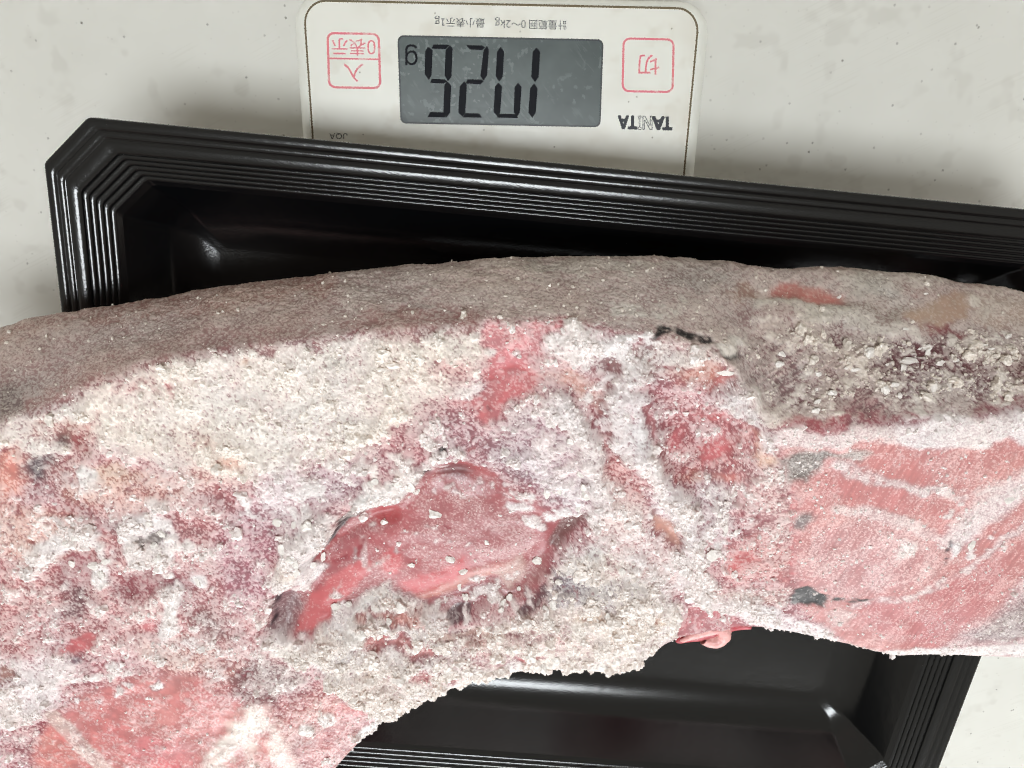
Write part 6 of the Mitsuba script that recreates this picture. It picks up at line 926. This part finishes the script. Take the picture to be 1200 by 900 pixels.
# --- colour: flesh, softened by a translucent rime, then single grains and white clusters on it
COL = np.stack([gaussian_filter(COL[..., k], .9) for k in range(3)], -1)
blood = rank(fb(M / 3.2, 4, 71)); patch = rank(fb(M / 9, 3, 73)); calmness = (1 - .75 * fineness) * (1 - .6 * SK)
flesh = COL * (.90 + (.30 * (blood - .5) * calmness)[..., None]) * (1 + (wm * (mus - .5) * .26)[..., None])
flesh = flesh * (1 + ((patch - .5) * calmness)[..., None] * np.array([.06, .26, .22]))
flesh = flesh * (1 + (STK * (skin_s - .5) * .62)[..., None])
tone = (.96 + .12 * (v1 - .5) + .14 * (v2 - .5) + .12 * (n1 - .5) + .10 * (fluff - .5))[..., None]
tone_hue = 1 + (broad - .5)[..., None] * np.array([.05, 0, -.05])
frost = np.clip(TINT * tone * tone_hue, 0, .88)
rime = (np.clip(FRO ** 1.4 * .57 * (.70 + .6 * clump), 0, .85))[..., None]
alb = flesh * (1 - rime) + frost * .82 * rime
gap_shade = sstep(.15, .5, FRO) * (1 - .3 * fineness) * (1 - .55 * SK * (1 - wgs))
alb = alb * (1 - (.56 * gap_shade * (1 - np.maximum(grains, w0 * .8)))[..., None] * np.array([.80, 1.05, 1.0]))   # shade between the grains painted in, tinted towards flesh
cc = np.maximum(grains * (.26 + .36 * FRO), lump * (.52 + .30 * n1 + .25 * (v2 - .5)))[..., None]
alb = alb * (1 - cc) + np.clip(frost * 1.05, 0, .88) * cc
pits = sstep(.90, .98, rank(fb(np.stack([AX, AY, AX * 0], -1) / 1.7, 3, 91))) * sstep(.28, .42, FRO) * (1 - sstep(.60, .80, FRO)) * (1 - SK) * (1 - fineness) * (1 - lump)
alb = np.clip(alb * (1 - .55 * pits[..., None]) + lin((120, 48, 58)) * .55 * pits[..., None], .008, .88)
# --- relief
icy = gaussian_filter((PART == PARTS.index('ice')).astype(float), 5)
lift = DZ + w2 * .10 * (.4 + g2) * (.4 + .6 * FRO) + w1 * .16 * (.4 + g1) * (.4 + .6 * FRO) + w3 * .30 * g3 + gaussian_filter(lump, 1.3) * .40 + wgs * lump * .5 * g3 + (lump * .9 + icy * .8) * (1 - .6 * SK) * (.30 * np.sqrt(g3) * v3 + .55 * np.sqrt(g5) * v5 * clump)
lift -= pits * .2
lift += (FRO * (clump - .5) * .9 + (n1 - .5) * .14 * (.35 + FRO)) * (1 - .65 * fineness) + (broad - .5) * 1.1
lift += icy * (1.5 * (g3 - .4) * v3 + 1.6 * (clump - .5))
lift += STK * (skin_s - .5) * .25 + wm * (mus - .5) * .10
edge = np.interp(np.arange(NR), [0, 13, NR - 95, NR - 30, NR - 1], [.3, 1, 1, .28, .2])[:, None]
PP = P0 + N0 * (lift * edge * 1e-3)[..., None]
NN = normals(PP)
# --- one mesh per part of the piece
ids = np.arange(NR * NX).reshape(NR, NX)
quads = np.stack([ids[:-1, :-1], ids[:-1, 1:], ids[1:, 1:], ids[1:, :-1]], -1).reshape(-1, 4)
fpart = PART[:-1, :-1].ravel().copy()
fpart[fpart == 1] = 0
fv, fn, fc = PP.reshape(-1, 3), NN.reshape(-1, 3), alb.reshape(-1, 3)
NAMES = {0: ('frosted_flesh', 'frosted', None), 2: ('fat_layer', 'frosted', 'cream coloured fatty edge buried in frost'), 3: ('salmon_flesh', 'moist', 'smooth salmon pink flesh with pale fat streaks'),
         4: ('hollow', 'moist', 'smooth bright red flesh in the central hollow'), 5: ('ice_crust', 'frosted', 'thick lumpy pale ice crust below the hollow'), 6: ('cut_muscle', 'frosted', 'pink cut muscle with fine grain and white seams'),
         7: ('skin_side', 'frosted', 'dull brown shaded side with grey frost')}
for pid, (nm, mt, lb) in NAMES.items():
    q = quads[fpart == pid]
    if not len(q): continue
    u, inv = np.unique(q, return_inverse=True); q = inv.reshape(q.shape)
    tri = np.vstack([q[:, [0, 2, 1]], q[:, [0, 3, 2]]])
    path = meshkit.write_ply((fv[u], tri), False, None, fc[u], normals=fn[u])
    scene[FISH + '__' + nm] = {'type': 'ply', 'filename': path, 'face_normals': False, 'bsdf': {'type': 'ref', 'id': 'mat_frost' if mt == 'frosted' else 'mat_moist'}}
    if lb: labels[FISH + '__' + nm] = {'label': lb}
# --- loose frost crystals: small faceted grains all over the frosted parts
rng = np.random.default_rng(5)
ico = trimesh.creation.icosahedron(); iv, itri = np.array(ico.vertices), np.array(ico.faces); NV = 12
w = ((.15 + lump) * FRO ** 1.2 * (.15 + clump ** 2) * (1 + 2.2 * wgs + 1.2 * icy) * (1 - .7 * SK * (1 - wgs)))[14:-20]
w = (w / w.sum()).ravel()
def crystals(n, lo, hi, seed):
    r = np.random.default_rng(seed)
    at = r.choice(len(w), n, p=w) + 14 * NX
    rad = lo * (hi / lo) ** (r.random(n) ** 2.2) * 1e-3
    sc = rad[:, None, None] * (.55 + .9 * r.random((n, NV, 1))) * (.7 + .6 * r.random((n, 1, 3)))
    v = fv[at][:, None] + fn[at][:, None] * (rad * .25)[:, None, None] + iv[None] * sc
    f = itri[None] + (np.arange(n) * NV)[:, None, None]
    col = np.clip(TINT.reshape(-1, 3)[at] * (.86 + .2 * r.random((n, 1))), 0, .88)
    return v.reshape(-1, 3), f.reshape(-1, 3), np.repeat(col, NV, 0)
cv, cf, ccol = crystals(30000, .14, .62, 5)
ic1 = trimesh.creation.icosphere(subdivisions=1); iv, itri = np.array(ic1.vertices), np.array(ic1.faces); NV = len(iv)
w = ((.05 + lump ** 2) * FRO ** 1.5 * (.05 + clump ** 3) * (1 + 3 * wgs + 2.0 * icy) * (1 - .9 * SK * (1 - wgs)) * (1 - .7 * fineness))[14:-20]; w = (w / w.sum()).ravel()
lv, lf, lcol = crystals(3200, .45, 1.5, 6)
scene[FISH + '__frost'] = mikit.ply((np.vstack([cv, lv]), np.vstack([cf, lf + len(cv)])), 'mat_crystal', color=np.vstack([ccol, lcol]))
labels[FISH + '__frost'] = {'label': 'loose white frost crystals', 'kind': 'stuff'}
# --- larger lumps of ice frozen on
from scipy.spatial import cKDTree
tree = cKDTree(fv[14 * NX:-20 * NX, :2])
base_ico = trimesh.creation.icosphere(subdivisions=3)
for i, (x, y, a, b) in enumerate([(-250, -1213, 27, 17), (1059, -670, 20, 22), (1185, -691, 31, 18), (666, -1366, 28, 26), (893, -819, 14, 11), (1487, -1311, 12, 19), (-206, -1402, 17, 16), (-163, -1463, 18, 14), (-1030, -1443, 10, 18), (612, -698, 26, 10), (1537, -1126, 17, 15), (-340, -1426, 12, 12), (-419, -1252, 14, 13), (158, -1484, 14, 12), (-83, -1332, 11, 9), (267, -1623, 13, 13), (-1326, -1399, 13, 19), (-1123, -1330, 17, 17), (-1138, -1204, 15, 10), (1114, -701, 8, 6), (1262, -517, 10, 6), (997, -527, 10, 6), (-518, -1675, 18, 17), (369, -1814, 15, 17), (122, -1795, 12, 11), (-1388, -1263, 19, 12), (1317, -689, 11, 7), (988, -706, 10, 7), (1176, -604, 10, 6), (-730, -1305, 13, 25), (-699, -1396, 12, 24), (-742, -1214, 16, 16), (-689, -1344, 12, 19), (-704, -1333, 18, 15), (-661, -1402, 23, 13), (-687, -1219, 10, 16), (-638, -1211, 20, 22), (-631, -1386, 12, 22), (-354, -1067, 18, 14), (-302, -1129, 13, 12), (-303, -1055, 10, 19), (-424, -1062, 13, 17), (-433, -1068, 10, 12), (-319, -1103, 15, 22), (-605, -1592, 17, 17), (-387, -1600, 23, 24), (-466, -1713, 15, 18), (-518, -1671, 21, 22), (-436, -1670, 20, 15), (-425, -1646, 13, 15), (-470, -1595, 14, 19), (-561, -1588, 11, 17), (26, -1558, 11, 12), (-32, -1605, 9, 22), (-183, -1540, 9, 22), (-168, -1600, 11, 15), (-162, -1605, 11, 25), (-8, -1590, 13, 17), (-38, -1625, 11, 13), (503, -1597, 19, 21), (91, -1430, 21, 16), (334, -1517, 11, 15), (115, -1600, 13, 20), (328, -1614, 11, 18), (399, -1576, 15, 22), (418, -1655, 17, 16), (141, -1583, 18, 20), (365, -1424, 14, 16), (298, -1907, 14, 17), (81, -1895, 23, 17), (65, -1835, 21, 22), (116, -1909, 19, 28), (332, -1906, 17, 26), (159, -1868, 21, 28), (379, -1864, 15, 20), (94, -1904, 17, 26), (177, -923, 13, 13), (223, -1084, 12, 14), (210, -1036, 15, 14), (149, -1104, 10, 16), (211, -1173, 13, 17), (230, -1114, 18, 16), (110, -1124, 10, 18), (1129, -750, 15, 11), (1234, -657, 22, 11), (1493, -630, 10, 9), (1142, -781, 9, 11), (1430, -660, 11, 8), (1015, -710, 14, 9), (1270, -693, 16, 9), (1096, -761, 15, 14), (1160, -709, 12, 13), (1474, -693, 13, 12), (1240, -669, 10, 14), (1238, -755, 11, 15), (1406, -649, 18, 8), (1307, -742, 17, 10), (798, -671, 16, 10), (905, -726, 11, 13), (943, -771, 13, 13), (789, -695, 15, 11), (898, -767, 10, 7), (899, -796, 11, 9), (699, -1122, 8, 14), (684, -1246, 8, 20), (657, -1192, 8, 13), (692, -1285, 8, 11), (725, -1274, 12, 16), (-1134, -1289, 13, 15), (-1360, -1244, 12, 12), (-1302, -1348, 18, 13), (-1343, -1364, 20, 15), (-1411, -1356, 12, 17), (-1107, -1247, 12, 16)]):
    r = np.random.default_rng(100 + i)
    v = np.array(base_ico.vertices)
    cuts = r.normal(size=(9, 3)); cuts /= np.linalg.norm(cuts, axis=1, keepdims=True)
    for c_ in cuts:
        o = v @ c_ - (.50 + .35 * r.random()); v = v - np.maximum(o, 0)[:, None] * c_
    v = v * (1 + .75 * (meshkit.fbm(v * 1.7 + i * 9, 3) - .5)[:, None])
    v = v + .22 * (meshkit.fbm(v * 7 + i, 2)[:, None] - .5) * v
    k_ = tree.query([x * 1e-4, y * 1e-4])[1] + 14 * NX
    size = np.array([a, b, .45 * min(a, b)]) * 1e-4
    th = r.random() * .7 - .35; R = np.array([[math.cos(th), -math.sin(th), 0], [math.sin(th), math.cos(th), 0], [0, 0, 1]])
    v = (v * size) @ R.T + [x * 1e-4, y * 1e-4, fv[k_, 2] + size[2] * .30]
    col = np.clip(lin((224, 217, 211)) * (.80 + .22 * meshkit.fbm(v * 900, 2))[:, None], 0, .88)
    scene[FISH + '__ice_chunk' + ('_%03d' % i if i else '')] = mikit.ply((v, base_ico.faces), 'mat_crystal', smooth=True, color=col)
# --- the torn flap curling over the far edge
def tube(path, rad, c0, c1, flat=1.0, seed=0):
    p = np.asarray(path, float); t = np.linspace(0, 1, len(p)); tt = np.linspace(0, 1, 70)
    from scipy.interpolate import CubicSpline
    q = CubicSpline(t, p)(tt); rr = np.interp(tt, np.linspace(0, 1, len(rad)), rad)
    dq = np.gradient(q, axis=0); dq /= np.linalg.norm(dq, axis=1, keepdims=True)
    up = np.array([0, 0, 1.0]); side = np.cross(dq, up); side /= np.linalg.norm(side, axis=1, keepdims=True); nrm = np.cross(side, dq)
    a_ = np.arange(28) * 2 * np.pi / 28
    v = q[:, None] + rr[:, None, None] * (np.cos(a_)[None, :, None] * side[:, None] + flat * np.sin(a_)[None, :, None] * nrm[:, None])
    v = v.reshape(-1, 3); v = v + (meshkit.fbm(v * 700 + seed, 3)[:, None] - .5) * .0012
    i, j = np.meshgrid(np.arange(69), np.arange(28), indexing='ij')
    f = np.stack([i * 28 + j, i * 28 + (j + 1) % 28, (i + 1) * 28 + (j + 1) % 28, (i + 1) * 28 + j], -1).reshape(-1, 4)
    n = meshkit.fbm(v * 500 + 3, 3)[:, None]
    return v, np.vstack([f[:, [0, 1, 2]], f[:, [0, 2, 3]]]), lin(c0) * (1 - n) + lin(c1) * n
FL = [([[0.06225, -0.18558, 0.092], [0.06706, -0.18091, 0.093], [0.07314, -0.17823, 0.093], [0.07933, -0.17709, 0.093], [0.08788, -0.17745, 0.094]], [0.0012, 0.004, 0.0046, 0.0034, 0.001], (140, 40, 50), (186, 84, 90), 0.6), ([[0.06311, -0.18316, 0.0945], [0.06702, -0.17888, 0.0965], [0.07211, -0.17661, 0.0965], [0.07691, -0.17704, 0.095], [0.0789, -0.18286, 0.092], [0.07627, -0.186, 0.091], [0.07144, -0.1848, 0.092]], [0.0008, 0.0016, 0.0022, 0.0026, 0.0026, 0.003, 0.0018], (206, 140, 138), (222, 178, 172), 0.85)]
mv, mf, mc = [], [], []
for i, (path, rad, c0, c1, fl) in enumerate(FL):
    v, f, c_ = tube(path, rad, c0, c1, fl, i * 11); mf.append(f + sum(map(len, mv))); mv.append(v); mc.append(c_)
scene[FISH + '__torn_flap'] = mikit.ply((np.vstack(mv), np.vstack(mf)), 'mat_moist', smooth=True, color=np.vstack(mc))
labels[FISH + '__torn_flap'] = {'label': 'small red flap with a pale curled lip hanging over the tray'}
